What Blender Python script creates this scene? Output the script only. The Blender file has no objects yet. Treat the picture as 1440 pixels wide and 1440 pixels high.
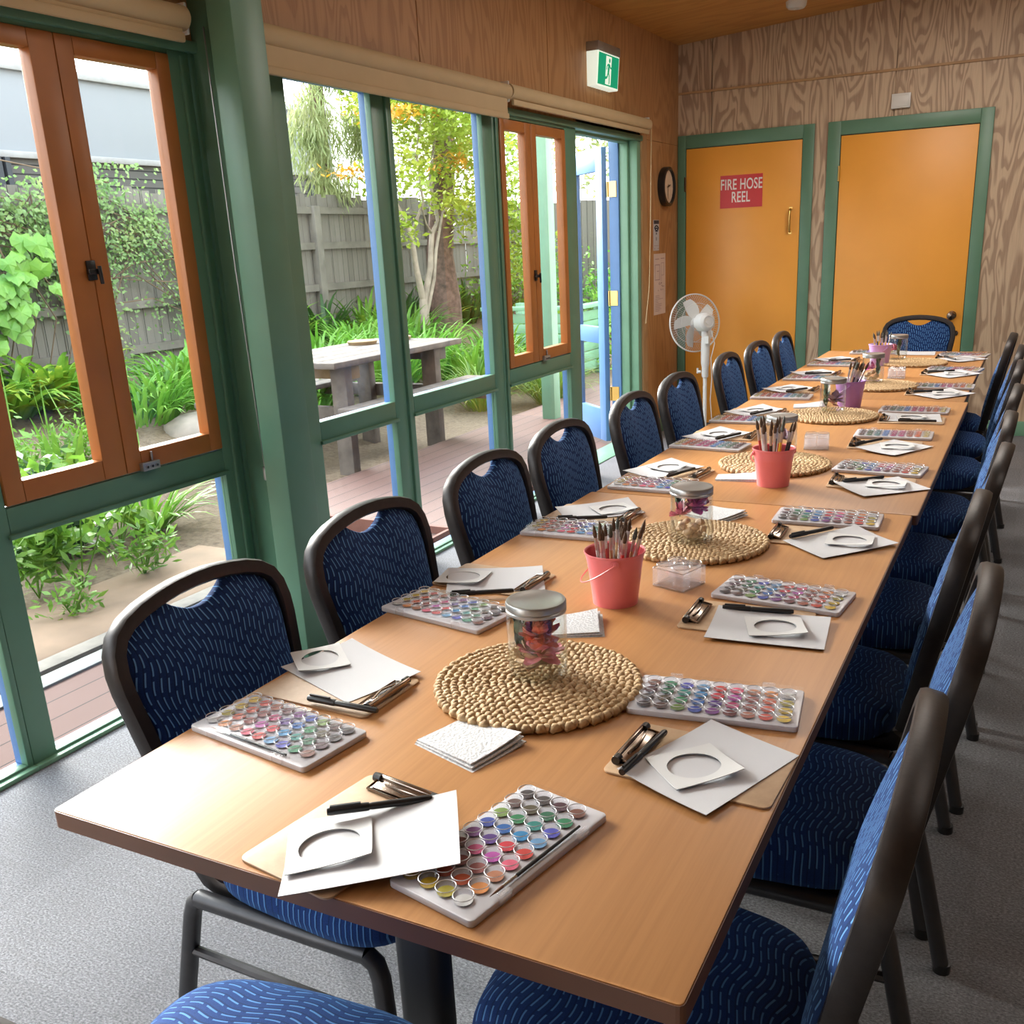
import bpy, bmesh, math, random
from math import sin, cos, pi, radians as R
from mathutils import Vector as V, Matrix, Euler
random.seed(7)
SC = bpy.context.scene
COL = SC.collection

# ------------------------------------------------------------------ mesh helper
class MB:
    """Collects verts/faces with material slots and links them as ONE mesh object."""
    def __init__(s): s.v = []; s.f = []; s.m = []; s.cur = 0
    def add(s, vs, fs, m=None):
        o = len(s.v); s.v += [tuple(p) for p in vs]
        for f in fs: s.f.append(tuple(i + o for i in f)); s.m.append(s.cur if m is None else m)
        return s
    def box(s, x0, x1, y0, y1, z0, z1, m=None, M=None):
        P = [V((x, y, z)) for z in (z0, z1) for y in (y0, y1) for x in (x0, x1)]
        if M is not None: P = [M @ p for p in P]
        return s.add(P, [(0,2,3,1),(4,5,7,6),(0,1,5,4),(2,6,7,3),(0,4,6,2),(1,3,7,5)], m)
    def tube(s, pts, r, n=8, m=None, closed=False, caps=True, wfun=None, prof=None):
        """Sweep a round (or given) profile along pts; r number or list; wfun gives the profile's x axis."""
        pts = [V(p) for p in pts]; k = len(pts); vs = []
        rr = r if isinstance(r, (list, tuple)) else [r] * k
        prof = prof or [(cos(2*pi*i/n), sin(2*pi*i/n)) for i in range(n)]; n = len(prof)
        up = None
        for i, p in enumerate(pts):
            if closed: t = pts[(i+1) % k] - pts[i-1]
            else: t = pts[min(i+1, k-1)] - pts[max(i-1, 0)]
            t.normalize()
            if wfun: w = V(wfun(i, p, t)); w = (w - t * w.dot(t)).normalized()
            else:
                if up is None:
                    up = V((0,0,1)) if abs(t.z) < .9 else V((1,0,0))
                w = up - t * up.dot(t)
                if w.length < 1e-6: w = t.orthogonal()
                w.normalize(); up = w
            d = t.cross(w)
            vs += [p + (w * a + d * b) * rr[i] for a, b in prof]
        fs = []
        for i in range(k if closed else k - 1):
            j = (i + 1) % k
            for a in range(n):
                b = (a + 1) % n; fs.append((i*n+a, i*n+b, j*n+b, j*n+a))
        if caps and not closed:
            fs.append(tuple(range(n-1, -1, -1))); fs.append(tuple((k-1)*n + a for a in range(n)))
        return s.add(vs, fs, m)
    def cyl(s, c, r, h, n=24, m=None, r2=None, M=None):
        c = V(c); r2 = r if r2 is None else r2
        a = [c + V((r*cos(2*pi*i/n), r*sin(2*pi*i/n), 0)) for i in range(n)]
        b = [c + V((r2*cos(2*pi*i/n), r2*sin(2*pi*i/n), h)) for i in range(n)]
        P = a + b
        if M is not None: P = [M @ p for p in P]
        return s.add(P, [tuple(range(n-1,-1,-1)), tuple(range(n, 2*n))] + [(i, (i+1)%n, n+(i+1)%n, n+i) for i in range(n)], m)
    def lathe(s, prof, n=32, c=(0,0,0), m=None, M=None):
        """prof: list of (r, z)."""
        c = V(c); P = []; k = len(prof)
        for r, z in prof:
            P += [c + V((r*cos(2*pi*i/n), r*sin(2*pi*i/n), z)) for i in range(n)]
        if M is not None: P = [M @ p for p in P]
        return s.add(P, [(j*n+i, j*n+(i+1)%n, (j+1)*n+(i+1)%n, (j+1)*n+i) for j in range(k-1) for i in range(n)], m)
    def prism(s, poly, z0, z1, m=None, M=None):
        n = len(poly); P = [V((x, y, z0)) for x, y in poly] + [V((x, y, z1)) for x, y in poly]
        if M is not None: P = [M @ p for p in P]
        return s.add(P, [tuple(range(n-1,-1,-1)), tuple(range(n, 2*n))] + [(i, (i+1)%n, n+(i+1)%n, n+i) for i in range(n)], m)
    def build(s, name, mats, parent=None, smooth=False, bevel=0, seg=2, ang=35, loc=None, rz=0):
        me = bpy.data.meshes.new(name); me.from_pydata(s.v, [], s.f)
        mats = mats if isinstance(mats, (list, tuple)) else [mats]
        for m in mats: me.materials.append(m)
        if len(mats) > 1: me.polygons.foreach_set('material_index', s.m)
        bm = bmesh.new(); bm.from_mesh(me); bmesh.ops.recalc_face_normals(bm, faces=bm.faces)
        if bevel:
            es = [e for e in bm.edges if len(e.link_faces) == 2 and e.calc_face_angle(0) > R(40)]
            bmesh.ops.bevel(bm, geom=es, offset=bevel, segments=seg, profile=.5, affect='EDGES', clamp_overlap=True)
        bm.to_mesh(me); bm.free()
        if smooth or bevel:
            me.polygons.foreach_set('use_smooth', [True] * len(me.polygons))
            me.set_sharp_from_angle(angle=R(ang))
        me.update()
        o = bpy.data.objects.new(name, me); COL.objects.link(o)
        if parent is not None: o.parent = parent
        if loc is not None: o.location = loc
        if rz: o.rotation_euler.z = rz
        return o

def rrect(w, h, r, n=5):
    """Rounded rectangle outline centred on the origin."""
    out = []
    for cx, cy, a in ((w/2-r, h/2-r, 0), (-w/2+r, h/2-r, 90), (-w/2+r, -h/2+r, 180), (w/2-r, -h/2+r, 270)):
        out += [(cx + r*cos(R(a+90*i/n)), cy + r*sin(R(a+90*i/n))) for i in range(n+1)]
    return out

def tag(o, label=None, cat=None, group=None, kind=None):
    if label: o['label'] = label
    if cat: o['category'] = cat
    if group: o['group'] = group
    if kind: o['kind'] = kind
    return o
def thing(name, label, cat, loc=(0,0,0), rz=0, group=None):
    o = bpy.data.objects.new(name, None); COL.objects.link(o); o.empty_display_size = .1
    o.location = loc; o.rotation_euler = (0, 0, rz)
    return tag(o, label, cat, group)
def struct(o): o['kind'] = 'structure'; return o
def copy_tree(o, parent=None):
    c = o.copy(); COL.objects.link(c)
    if parent is not None: c.parent = parent
    for ch in list(KIDS(o)): copy_tree(ch, c)
    return c
def KIDS(o): return [c for c in o.children]
ORD = ['first','second','third','fourth','fifth','sixth','seventh','eighth','ninth']

# ------------------------------------------------------------------ materials
def new_mat(name):
    m = bpy.data.materials.new(name); m.use_nodes = True; nt = m.node_tree
    return m, nt, nt.nodes['Principled BSDF']
def N(nt, t, **kw):
    n = nt.nodes.new(t)
    for k, v in kw.items(): setattr(n, k, v)
    return n
def rgba(c): return (c[0], c[1], c[2], 1)
def mth(nt, op, a, b=None, c=None):
    n = N(nt, 'ShaderNodeMath', operation=op)
    for i, x in enumerate((a, b, c)):
        if x is None: continue
        if isinstance(x, (int, float)): n.inputs[i].default_value = x
        else: nt.links.new(x, n.inputs[i])
    return n.outputs[0]
def coords(nt, scale=(1,1,1), rot=(0,0,0), kind='Object'):
    tc = N(nt, 'ShaderNodeTexCoord'); mp = N(nt, 'ShaderNodeMapping')
    mp.inputs['Scale'].default_value = scale; mp.inputs['Rotation'].default_value = rot
    nt.links.new(tc.outputs[kind], mp.inputs['Vector']); return mp.outputs[0]
def noise(nt, vec, scale, detail=3, rough=.55, dist=0):
    n = N(nt, 'ShaderNodeTexNoise'); n.inputs['Scale'].default_value = scale; n.inputs['Detail'].default_value = detail
    n.inputs['Roughness'].default_value = rough; n.inputs['Distortion'].default_value = dist
    nt.links.new(vec, n.inputs['Vector']); return n.outputs['Fac']
def ramp(nt, fac, stops):
    r = N(nt, 'ShaderNodeValToRGB'); e = r.color_ramp.elements
    while len(e) < len(stops): e.new(.5)
    for i, (p, c) in enumerate(stops): e[i].position = p; e[i].color = rgba(c)
    nt.links.new(fac, r.inputs[0]); return r.outputs[0]
def mixc(nt, fac, a, b, mode='MIX'):
    n = N(nt, 'ShaderNodeMix', data_type='RGBA', blend_type=mode)
    for i, x in ((0, fac), (6, a), (7, b)):
        if isinstance(x, (int, float)): n.inputs[i].default_value = x
        elif isinstance(x, tuple): n.inputs[i].default_value = rgba(x)
        else: nt.links.new(x, n.inputs[i])
    return n.outputs[2]
def bump(nt, b, h, strength=.3, dist=.002):
    n = N(nt, 'ShaderNodeBump'); n.inputs['Strength'].default_value = strength; n.inputs['Distance'].default_value = dist
    nt.links.new(h, n.inputs['Height']); nt.links.new(n.outputs[0], b.inputs['Normal'])
def plain(name, c, rough=.5, metal=0, var=.12, vs=6, spec=.5, bmp=0, trans=0):
    """Paint, plastic or metal: one colour with a slight procedural unevenness."""
    m, nt, b = new_mat(name)
    f = noise(nt, coords(nt), vs, 3)
    lo = tuple(x*(1-var) for x in c); hi = tuple(min(1, x*(1+var)) for x in c)
    nt.links.new(ramp(nt, f, [(.3, lo), (.7, hi)]), b.inputs['Base Color'])
    b.inputs['Roughness'].default_value = rough; b.inputs['Metallic'].default_value = metal
    b.inputs['Specular IOR Level'].default_value = spec
    if bmp: bump(nt, b, noise(nt, coords(nt), 180, 2), bmp, .001)
    if trans: b.inputs['Transmission Weight'].default_value = trans
    return m
def clear(name, tint=(1,1,1), refl=.06, rough=.02, edge=.5, milk=0):
    """Glass or clear plastic that lets light straight through, with a fresnel reflection."""
    m, nt, b = new_mat(name); nt.nodes.remove(b)
    t = N(nt, 'ShaderNodeBsdfTransparent'); t.inputs[0].default_value = rgba(tint)
    g = N(nt, 'ShaderNodeBsdfGlossy'); g.inputs['Roughness'].default_value = rough
    lw = N(nt, 'ShaderNodeLayerWeight'); lw.inputs[0].default_value = .3
    f = mth(nt, 'ADD', mth(nt, 'MULTIPLY', mth(nt, 'POWER', lw.outputs['Facing'], 2.5), edge), refl)
    mx = N(nt, 'ShaderNodeMixShader'); nt.links.new(f, mx.inputs[0]); nt.links.new(t.outputs[0], mx.inputs[1]); nt.links.new(g.outputs[0], mx.inputs[2])
    out = mx.outputs[0]
    if milk:
        d = N(nt, 'ShaderNodeBsdfTranslucent'); d2 = N(nt, 'ShaderNodeBsdfDiffuse'); ad = N(nt, 'ShaderNodeMixShader'); nt.links.new(d.outputs[0], ad.inputs[1]); nt.links.new(d2.outputs[0], ad.inputs[2])
        m2 = N(nt, 'ShaderNodeMixShader'); m2.inputs[0].default_value = milk; nt.links.new(out, m2.inputs[1]); nt.links.new(ad.outputs[0], m2.inputs[2]); out = m2.outputs[0]
    nt.links.new(out, nt.nodes['Material Output'].inputs[0]); return m
def wood_ply(name, light, dark, axis='y', k=16, rough=.55, ws=1.0, contrast=1.0):
    """Plywood: contour-like cathedral grain running upward."""
    m, nt, b = new_mat(name)
    sc = {'y': (1, 3.4*ws, .62*ws), 'x': (3.4*ws, 1, .62*ws), 'flat': (.5*ws, 2.6*ws, 1)}[axis]
    vec = coords(nt, sc)
    f = noise(nt, vec, 1.25, 2.2, .45, .55)
    band = mth(nt, 'FRACT', mth(nt, 'MULTIPLY', f, k))
    fine = noise(nt, coords(nt, tuple(x*(40 if x > 1 else 6) for x in sc)), 1.6, 2)
    big = noise(nt, coords(nt), 1.1, 2)
    c1 = ramp(nt, band, [(0, dark), (.28, dark), (.52, light), (.9, light), (1, tuple((a+d)/2 for a, d in zip(light, dark)))])
    c2 = mixc(nt, .35, c1, ramp(nt, fine, [(.3, dark), (.7, light)]))
    c3 = mixc(nt, mth(nt, 'MULTIPLY', big, .35), c2, tuple(x*.55 for x in dark))
    nt.links.new(c3, b.inputs['Base Color']); b.inputs['Roughness'].default_value = rough
    return m
def leafmat(name, c1, c2, c3=None, scale=3., rough=.45, tl=.35):
    m, nt, b = new_mat(name)
    f = noise(nt, coords(nt), scale, 4, .7)
    st = [(.33, c1), (.66, c2)]
    if c3: st = [(.3, c1), (.52, c2), (.72, c3)]
    col = ramp(nt, f, st); nt.links.new(col, b.inputs['Base Color']); b.inputs['Roughness'].default_value = rough
    tr = N(nt, 'ShaderNodeBsdfTranslucent'); nt.links.new(col, tr.inputs[0])
    mx = N(nt, 'ShaderNodeMixShader'); mx.inputs[0].default_value = tl
    nt.links.new(b.outputs[0], mx.inputs[1]); nt.links.new(tr.outputs[0], mx.inputs[2])
    nt.links.new(mx.outputs[0], nt.nodes['Material Output'].inputs[0]); return m
def fabric(name, U, Vv, base=(.008,.030,.13), dash=(.085,.22,.48), pitch=.0115, dl=.03, sheen=.25):
    """Navy upholstery with rows of pale wavy dashes; U runs along the rows, Vv across."""
    m, nt, b = new_mat(name)
    tc = N(nt, 'ShaderNodeTexCoord'); sp = N(nt, 'ShaderNodeSeparateXYZ'); nt.links.new(tc.outputs['Object'], sp.inputs[0])
    u = sp.outputs[U]; v = sp.outputs[Vv]
    ph = mth(nt, 'MULTIPLY', mth(nt, 'SINE', mth(nt, 'MULTIPLY', v, 23)), 1.3)
    w = mth(nt, 'MULTIPLY', mth(nt, 'SINE', mth(nt, 'ADD', mth(nt, 'MULTIPLY', u, 50), ph)), .0062)
    row = mth(nt, 'MULTIPLY', mth(nt, 'ADD', v, w), 1/pitch)
    rf = mth(nt, 'FRACT', row); ri = mth(nt, 'FLOOR', row)
    off = mth(nt, 'FRACT', mth(nt, 'MULTIPLY', mth(nt, 'SINE', mth(nt, 'MULTIPLY', ri, 12.9898)), 43.5))
    uf = mth(nt, 'FRACT', mth(nt, 'ADD', mth(nt, 'MULTIPLY', u, 1/dl), off))
    a = mth(nt, 'LESS_THAN', rf, .2); c = mth(nt, 'LESS_THAN', uf, .74)
    g = mth(nt, 'MULTIPLY', a, c)
    pile = noise(nt, coords(nt), 900, 2)
    cb = ramp(nt, pile, [(.3, tuple(x*.72 for x in base)), (.7, tuple(x*1.45 for x in base))])
    sh = mth(nt, 'MULTIPLY', mth(nt, 'LESS_THAN', mth(nt, 'ABSOLUTE', mth(nt, 'SUBTRACT', rf, .32)), .1), .5)
    cb = mixc(nt, sh, cb, tuple(x*.3 for x in base))
    nt.links.new(mixc(nt, g, cb, dash), b.inputs['Base Color'])
    b.inputs['Roughness'].default_value = .85; b.inputs['Sheen Weight'].default_value = sheen; b.inputs['Sheen Roughness'].default_value = .45; b.inputs['Sheen Tint'].default_value = (.22,.5,1,1); b.inputs['Specular IOR Level'].default_value = .2
    bump(nt, b, pile, .25, .001)
    return m

GREEN = (.085, .225, .135)
M = {}
M['green'] = plain('green paint', (.105,.225,.145), .4, var=.06)
M['mint'] = plain('mint paint', (.17,.34,.22), .45, var=.06)
M['blue'] = plain('pale blue paint', (.105,.225,.45), .45, var=.05)
M['orange_frame'] = plain('burnt orange paint', (.40,.140,.032), .42, var=.08)
M['door'] = plain('orange door paint', (.86,.37,.05), .4, var=.05, vs=2)
M['ply_left'] = wood_ply('warm plywood', (.52,.285,.12), (.37,.175,.065), 'y', 15)
M['ply_back'] = wood_ply('whorled plywood', (.70,.53,.36), (.34,.22,.145), 'x', 14, ws=1.45)
M['ceil'] = wood_ply('ceiling plywood', (.60,.30,.075), (.48,.215,.045), 'flat', 10)
M['plain_wall'] = plain('plastered wall', (.42,.31,.2), .8)
M['timber'] = wood_ply('timber architrave', (.50,.31,.15), (.40,.225,.10), 'y', 10)
M['blind'] = plain('cream blind cloth', (.52,.39,.22), .75, var=.04)
M['white'] = plain('white plastic', (.68,.67,.64), .35, var=.03)
M['grey_steel'] = plain('grey steel', (.42,.42,.41), .35, .8)
M['chrome'] = plain('chrome', (.62,.60,.56), .16, 1, .05)
M['bronze'] = plain('dark chrome clip', (.30,.235,.19), .2, 1, .1)
M['brass'] = plain('brass', (.75,.50,.16), .28, 1, .08)
M['black'] = plain('black plastic', (.012,.012,.013), .35, var=.2)
M['chair_metal'] = plain('hammered grey metal', (.036,.031,.030), .42, .6, .12, 60, bmp=.15)
M['leg_metal'] = plain('dark grey tube', (.055,.055,.06), .38, .5, .1, 30, bmp=.1)
M['table_black'] = plain('black powder coat', (.012,.012,.013), .5)
M['edge'] = plain('brown table edging', (.15,.062,.03), .4, var=.15)
M['glass'] = clear('window glass', (.985,1,.995), .015, .01, .35)
M['jar_glass'] = clear('jar glass', (.96,.97,.96), .06, .03, .75)
M['acrylic'] = clear('clear acrylic', (.99,.985,.995), .04, .03, .2, .10)
M['lid_clear'] = clear('clear lid plastic', (.98,.98,.98), .012, .05, .12)
M['fab_seat'] = fabric('wavy navy seat cloth', 'X', 'Y')
M['fab_back'] = fabric('wavy navy back cloth', 'Z', 'X', (.006,.024,.10), (.115,.28,.56), sheen=.16)
M['paper'] = plain('white paper', (.49,.49,.51), .7, var=.015)
M['card'] = plain('white card', (.54,.54,.54), .65, var=.015)
M['tray'] = plain('frosted white plastic', (.54,.53,.56), .3, var=.04)
M['cup'] = clear('clear pan cup', (.95,.95,.96), .05, .08, .22)
M['rim'] = plain('white rim highlight', (.70,.70,.72), .2, var=.02)  # solid white paints the glint on the clear pan rims
M['pink'] = plain('pink painted tin', (.84,.21,.225), .32, var=.05)
M['purple'] = plain('purple painted tin', (.42,.20,.55), .35, var=.05)
M['lilac'] = plain('lilac painted tin', (.56,.36,.74), .35, var=.05)
M['tin_in'] = plain('dark red tin inside', (.50,.05,.06), .4)
M['red'] = plain('red sign', (.60,.012,.014), .4, var=.04)
M['ink_white'] = plain('white lettering', (.85,.82,.76), .5, var=.02)
M['ink_dark'] = plain('dark print', (.03,.035,.05), .6)
M['clock_face'] = plain('cream clock face', (.72,.60,.46), .6, var=.03)
M['notice'] = plain('pinkish notice paper', (.66,.55,.50), .7, var=.04)
M['print'] = plain('faded print', (.36,.25,.25), .7, var=.1)
# exit sign
def emis(name, c, s):
    m, nt, b = new_mat(name); b.inputs['Base Color'].default_value = rgba(c); f = noise(nt, coords(nt), 5)
    nt.links.new(ramp(nt, f, [(.2, tuple(x*.95 for x in c)), (.8, c)]), b.inputs['Emission Color']); b.inputs['Emission Strength'].default_value = s
    return m
M['exit_green'] = emis('lit green sign', (.0,.30,.15), .55)
M['exit_white'] = emis('lit white sign', (.78,.86,.74), .6)
# beech laminate
m, nt, b = new_mat('beech laminate'); M['beech'] = m
f = noise(nt, coords(nt, (60, 1.6, 1)), 2.2, 4, .6); g = noise(nt, coords(nt, (9, .55, 1)), 1.3, 2)
c = mixc(nt, .45, ramp(nt, f, [(.3, (.37,.165,.055)), (.7, (.49,.24,.088))]), ramp(nt, g, [(.3, (.40,.185,.063)), (.7, (.48,.235,.086))]))
nt.links.new(c, b.inputs['Base Color']); b.inputs['Roughness'].default_value = .38; b.inputs['Specular IOR Level'].default_value = .45
# carpet tiles
m, nt, b = new_mat('grey carpet tiles'); M['carpet'] = m
loop = noise(nt, coords(nt, (1,1.6,1)), 150, 3, .7); rowz = noise(nt, coords(nt, (1.5,26,1)), 2.4, 2); blot = noise(nt, coords(nt), 2.2, 3)
tc = N(nt, 'ShaderNodeTexChecker'); tc.inputs['Scale'].default_value = 2; nt.links.new(coords(nt), tc.inputs['Vector'])
c = ramp(nt, loop, [(.3, (.075,.077,.086)), (.5, (.245,.25,.272)), (.72, (.50,.51,.54))])
c = mixc(nt, mth(nt, 'MULTIPLY', rowz, .55), c, (.17,.165,.165), 'MIX')
c = mixc(nt, mth(nt, 'MULTIPLY', blot, .25), c, (.15,.145,.145))
nt.links.new(mixc(nt, mth(nt, 'MULTIPLY', tc.outputs['Fac'], .1), c, (.05,.05,.055)), b.inputs['Base Color'])
b.inputs['Roughness'].default_value = .95; b.inputs['Specular IOR Level'].default_value = .1; bump(nt, b, loop, .7, .006)
# straw
m, nt, b = new_mat('woven straw'); M['straw'] = m
f = noise(nt, coords(nt), 120, 3)
nt.links.new(ramp(nt, f, [(.28, (.27,.155,.065)), (.5, (.46,.305,.15)), (.75, (.60,.435,.245))]), b.inputs['Base Color']); b.inputs['Roughness'].default_value = .7
M['straw_dark'] = plain('straw gaps', (.16,.085,.03), .9)
# hardboard
m, nt, b = new_mat('brown hardboard'); M['hardboard'] = m
f = noise(nt, coords(nt), 40, 5, .7); g = noise(nt, coords(nt), 9, 2)
nt.links.new(mixc(nt, .4, ramp(nt, f, [(.3, (.33,.20,.105)), (.7, (.47,.31,.18))]), ramp(nt, g, [(.3, (.36,.22,.12)), (.7, (.5,.34,.2))])), b.inputs['Base Color']); b.inputs['Roughness'].default_value = .55
# napkin
m, nt, b = new_mat('embossed paper napkin'); M['napkin'] = m
v_ = N(nt, 'ShaderNodeTexVoronoi'); v_.inputs['Scale'].default_value = 230; nt.links.new(coords(nt), v_.inputs['Vector'])
nt.links.new(ramp(nt, v_.outputs['Distance'], [(0, (.38,.39,.42)), (.6, (.56,.56,.57))]), b.inputs['Base Color']); b.inputs['Roughness'].default_value = .9; bump(nt, b, v_.outputs['Distance'], .6, .002)
# paint: colour of each pan comes from the object's own colour
m, nt, b = new_mat('watercolour paint'); M['paint'] = m
oi = N(nt, 'ShaderNodeObjectInfo'); f = noise(nt, coords(nt), 90, 2)
nt.links.new(mixc(nt, mth(nt, 'MULTIPLY', f, .2), oi.outputs['Color'], (.05,.04,.04)), b.inputs['Base Color']); b.inputs['Roughness'].default_value = .55
# outdoors (all colours scaled down to offset the boosted sky and sun)
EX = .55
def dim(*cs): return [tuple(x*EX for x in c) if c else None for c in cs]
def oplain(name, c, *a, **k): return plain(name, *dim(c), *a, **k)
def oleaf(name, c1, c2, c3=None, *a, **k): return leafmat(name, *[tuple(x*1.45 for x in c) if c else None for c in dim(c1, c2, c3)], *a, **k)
def boards(name, c1, c2, gap, pitch, axis, rough=.8):
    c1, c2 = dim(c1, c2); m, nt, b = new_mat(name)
    tc = N(nt, 'ShaderNodeTexCoord'); sp = N(nt, 'ShaderNodeSeparateXYZ'); nt.links.new(tc.outputs['Object'], sp.inputs[0])
    p = mth(nt, 'MULTIPLY', sp.outputs[axis], 1/pitch); fr = mth(nt, 'FRACT', p); fl = mth(nt, 'FLOOR', p)
    rnd = mth(nt, 'FRACT', mth(nt, 'MULTIPLY', mth(nt, 'SINE', mth(nt, 'MULTIPLY', fl, 12.99)), 43.7))
    sc = [3,3,3]; sc['XYZ'.index(axis)] = 40
    f = noise(nt, coords(nt, tuple(sc)), 2.5, 4, .65)
    c = mixc(nt, mth(nt, 'MULTIPLY', mth(nt, 'ADD', rnd, f), .5), c1, c2)
    c = mixc(nt, mth(nt, 'LESS_THAN', fr, gap), c, tuple(x*.18 for x in c1))
    nt.links.new(c, b.inputs['Base Color']); b.inputs['Roughness'].default_value = rough; return m
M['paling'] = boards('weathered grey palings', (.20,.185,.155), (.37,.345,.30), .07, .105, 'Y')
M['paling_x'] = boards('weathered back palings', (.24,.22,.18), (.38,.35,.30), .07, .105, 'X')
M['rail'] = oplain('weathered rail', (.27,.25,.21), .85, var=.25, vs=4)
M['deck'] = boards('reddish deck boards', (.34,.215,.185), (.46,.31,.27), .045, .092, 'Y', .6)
M['deck_near'] = boards('dimmed walkway boards', (.17,.088,.07), (.22,.12,.098), .05, .13, 'X', .9)  # walkway colour darkened so the strong daylight does not burn it out
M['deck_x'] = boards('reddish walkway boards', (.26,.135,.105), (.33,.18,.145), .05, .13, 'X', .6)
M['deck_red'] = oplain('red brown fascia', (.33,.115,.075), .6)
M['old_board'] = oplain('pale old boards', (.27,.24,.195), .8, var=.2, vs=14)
m, nt, b = new_mat('dirt and leaf litter'); M['dirt'] = m
f = noise(nt, coords(nt), 1.1, 6, .65); g = noise(nt, coords(nt), 26, 5, .75)
c = mixc(nt, .55, ramp(nt, f, [(.3, (.16,.10,.055)), (.55, (.33,.235,.145)), (.75, (.22,.19,.08))]), ramp(nt, g, [(.32, (.10,.065,.04)), (.5, (.36,.26,.16)), (.72, (.55,.43,.30))]))
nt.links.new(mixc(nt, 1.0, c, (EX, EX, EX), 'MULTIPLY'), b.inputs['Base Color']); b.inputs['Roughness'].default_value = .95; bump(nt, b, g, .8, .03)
M['clay'] = oplain('smooth brown clay', (.42,.285,.18), .9, var=.25, vs=3, bmp=.4)
M['rock'] = oplain('pale garden rock', (.45,.38,.31), .9, var=.3, vs=5, bmp=.5)
M['picnic'] = oplain('weathered grey timber', (.25,.205,.17), .85, var=.3, vs=9)
M['picnic_new'] = oplain('yellowed timber', (.45,.31,.16), .8, var=.2, vs=9)
M['bark_pale'] = oplain('pale smooth bark', (.48,.40,.31), .8, var=.3, vs=7)
M['bark_brown'] = oplain('peeling brown bark', (.22,.135,.105), .9, var=.5, vs=14, bmp=.8)
M['neighbour'] = oplain('pale grey cladding', (.40,.43,.47), .6, var=.02, vs=1)
M['neighbour_trim'] = oplain('grey gutter', (.5,.5,.5), .6)
M['slat'] = boards('dark louvre slats', (.13,.125,.12), (.20,.19,.175), .16, .11, 'Z')
M['dark_post'] = oplain('dark steel post', (.06,.07,.085), .6)
M['metal_strip'] = oplain('galvanised strip', (.25,.28,.265), .7)
M['clivia'] = oleaf('clivia leaf', (.06,.18,.018), (.18,.38,.03), (.62,.60,.06), 1.8)
M['agap'] = oleaf('bright strap leaf', (.08,.27,.03), (.19,.44,.05), (.36,.55,.11), 1.6)
M['lomandra'] = oleaf('fine strap leaf', (.08,.20,.03), (.20,.33,.04), (.42,.36,.08), 1.5)
M['weed'] = oleaf('fresh weed leaf', (.09,.24,.03), (.22,.44,.05), (.40,.55,.08), 3)
M['dark_leaf'] = oleaf('dark shrub leaf', (.02,.07,.012), (.06,.16,.03), None, 3)
M['vine'] = oleaf('small vine leaf', (.07,.18,.05), (.22,.36,.11), (.38,.46,.16), 2)
M['edge_clear'] = clear('bright acrylic edge', (.75,.75,.77), .35, .25, .5)
M['grape'] = oleaf('large vine leaf', (.12,.34,.05), (.27,.52,.08), None, 3)
M['myrtle'] = oleaf('yellow green leaf', (.17,.30,.025), (.36,.47,.05), (.52,.50,.08), 1.5)
M['autumn'] = oleaf('yellow orange leaf', (.62,.40,.03), (.70,.30,.03), None, 5)
M['gum'] = oleaf('grey green gum leaf', (.16,.24,.08), (.33,.40,.16), (.46,.48,.24), 1.2)
M['twig'] = oplain('dry twig', (.24,.16,.10), .9)
# ------------------------------------------------------------------ camera
YAW, PITCH, ROLL, FPX, ZC = .4833, .3096, -.0468, 1381.15, 1.4093
fwd = V((-sin(YAW)*cos(PITCH), cos(YAW)*cos(PITCH), -sin(PITCH))); rt = V((cos(YAW), sin(YAW), 0)); up = rt.cross(fwd)
r2 = rt*cos(ROLL) + up*sin(ROLL); u2 = up*cos(ROLL) - rt*sin(ROLL)
cd = bpy.data.cameras.new('camera'); cam = bpy.data.objects.new('camera', cd); COL.objects.link(cam)
cam.matrix_world = Matrix(((r2.x,u2.x,-fwd.x,0),(r2.y,u2.y,-fwd.y,0),(r2.z,u2.z,-fwd.z,ZC),(0,0,0,1)))
cd.sensor_width = 36; cd.sensor_fit = 'HORIZONTAL'; cd.lens = FPX/1440*36
cd.shift_x = -16.5/1440; cd.shift_y = 67.9/1440; cd.clip_start = .05; cd.clip_end = 200
SC.camera = cam

# ------------------------------------------------------------------ room shell
XW, YB = -2.514, 7.568
def bx(name, b, mat, parent=None, bevel=0, kind=None):
    o = MB().box(*b).build(name, mat, parent, bevel=bevel)
    if kind: o['kind'] = kind
    return o
def S(name, b, mat, bevel=0): return bx(name, b, mat, None, bevel, 'structure')
XR, YF = 2.7, -2.6
def ceil_z(x): return 2.735 + .07*(x - XW)
S('floor', (XW-.06, XR+.1, YF-.1, YB+.1, -.12, 0), M['carpet'])
mb = MB(); a, b_ = XW-.6, XR+.1
mb.add([(a,YF-.1,ceil_z(a)),(b_,YF-.1,ceil_z(b_)),(b_,YB+.1,ceil_z(b_)),(a,YB+.1,ceil_z(a)),(a,YF-.1,ceil_z(a)+.1),(b_,YF-.1,ceil_z(b_)+.1),(b_,YB+.1,ceil_z(b_)+.1),(a,YB+.1,ceil_z(a)+.1)],
       [(0,1,2,3),(7,6,5,4),(0,4,5,1),(1,5,6,2),(2,6,7,3),(3,7,4,0)])
struct(mb.build('ceiling', M['ceil']))
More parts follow.
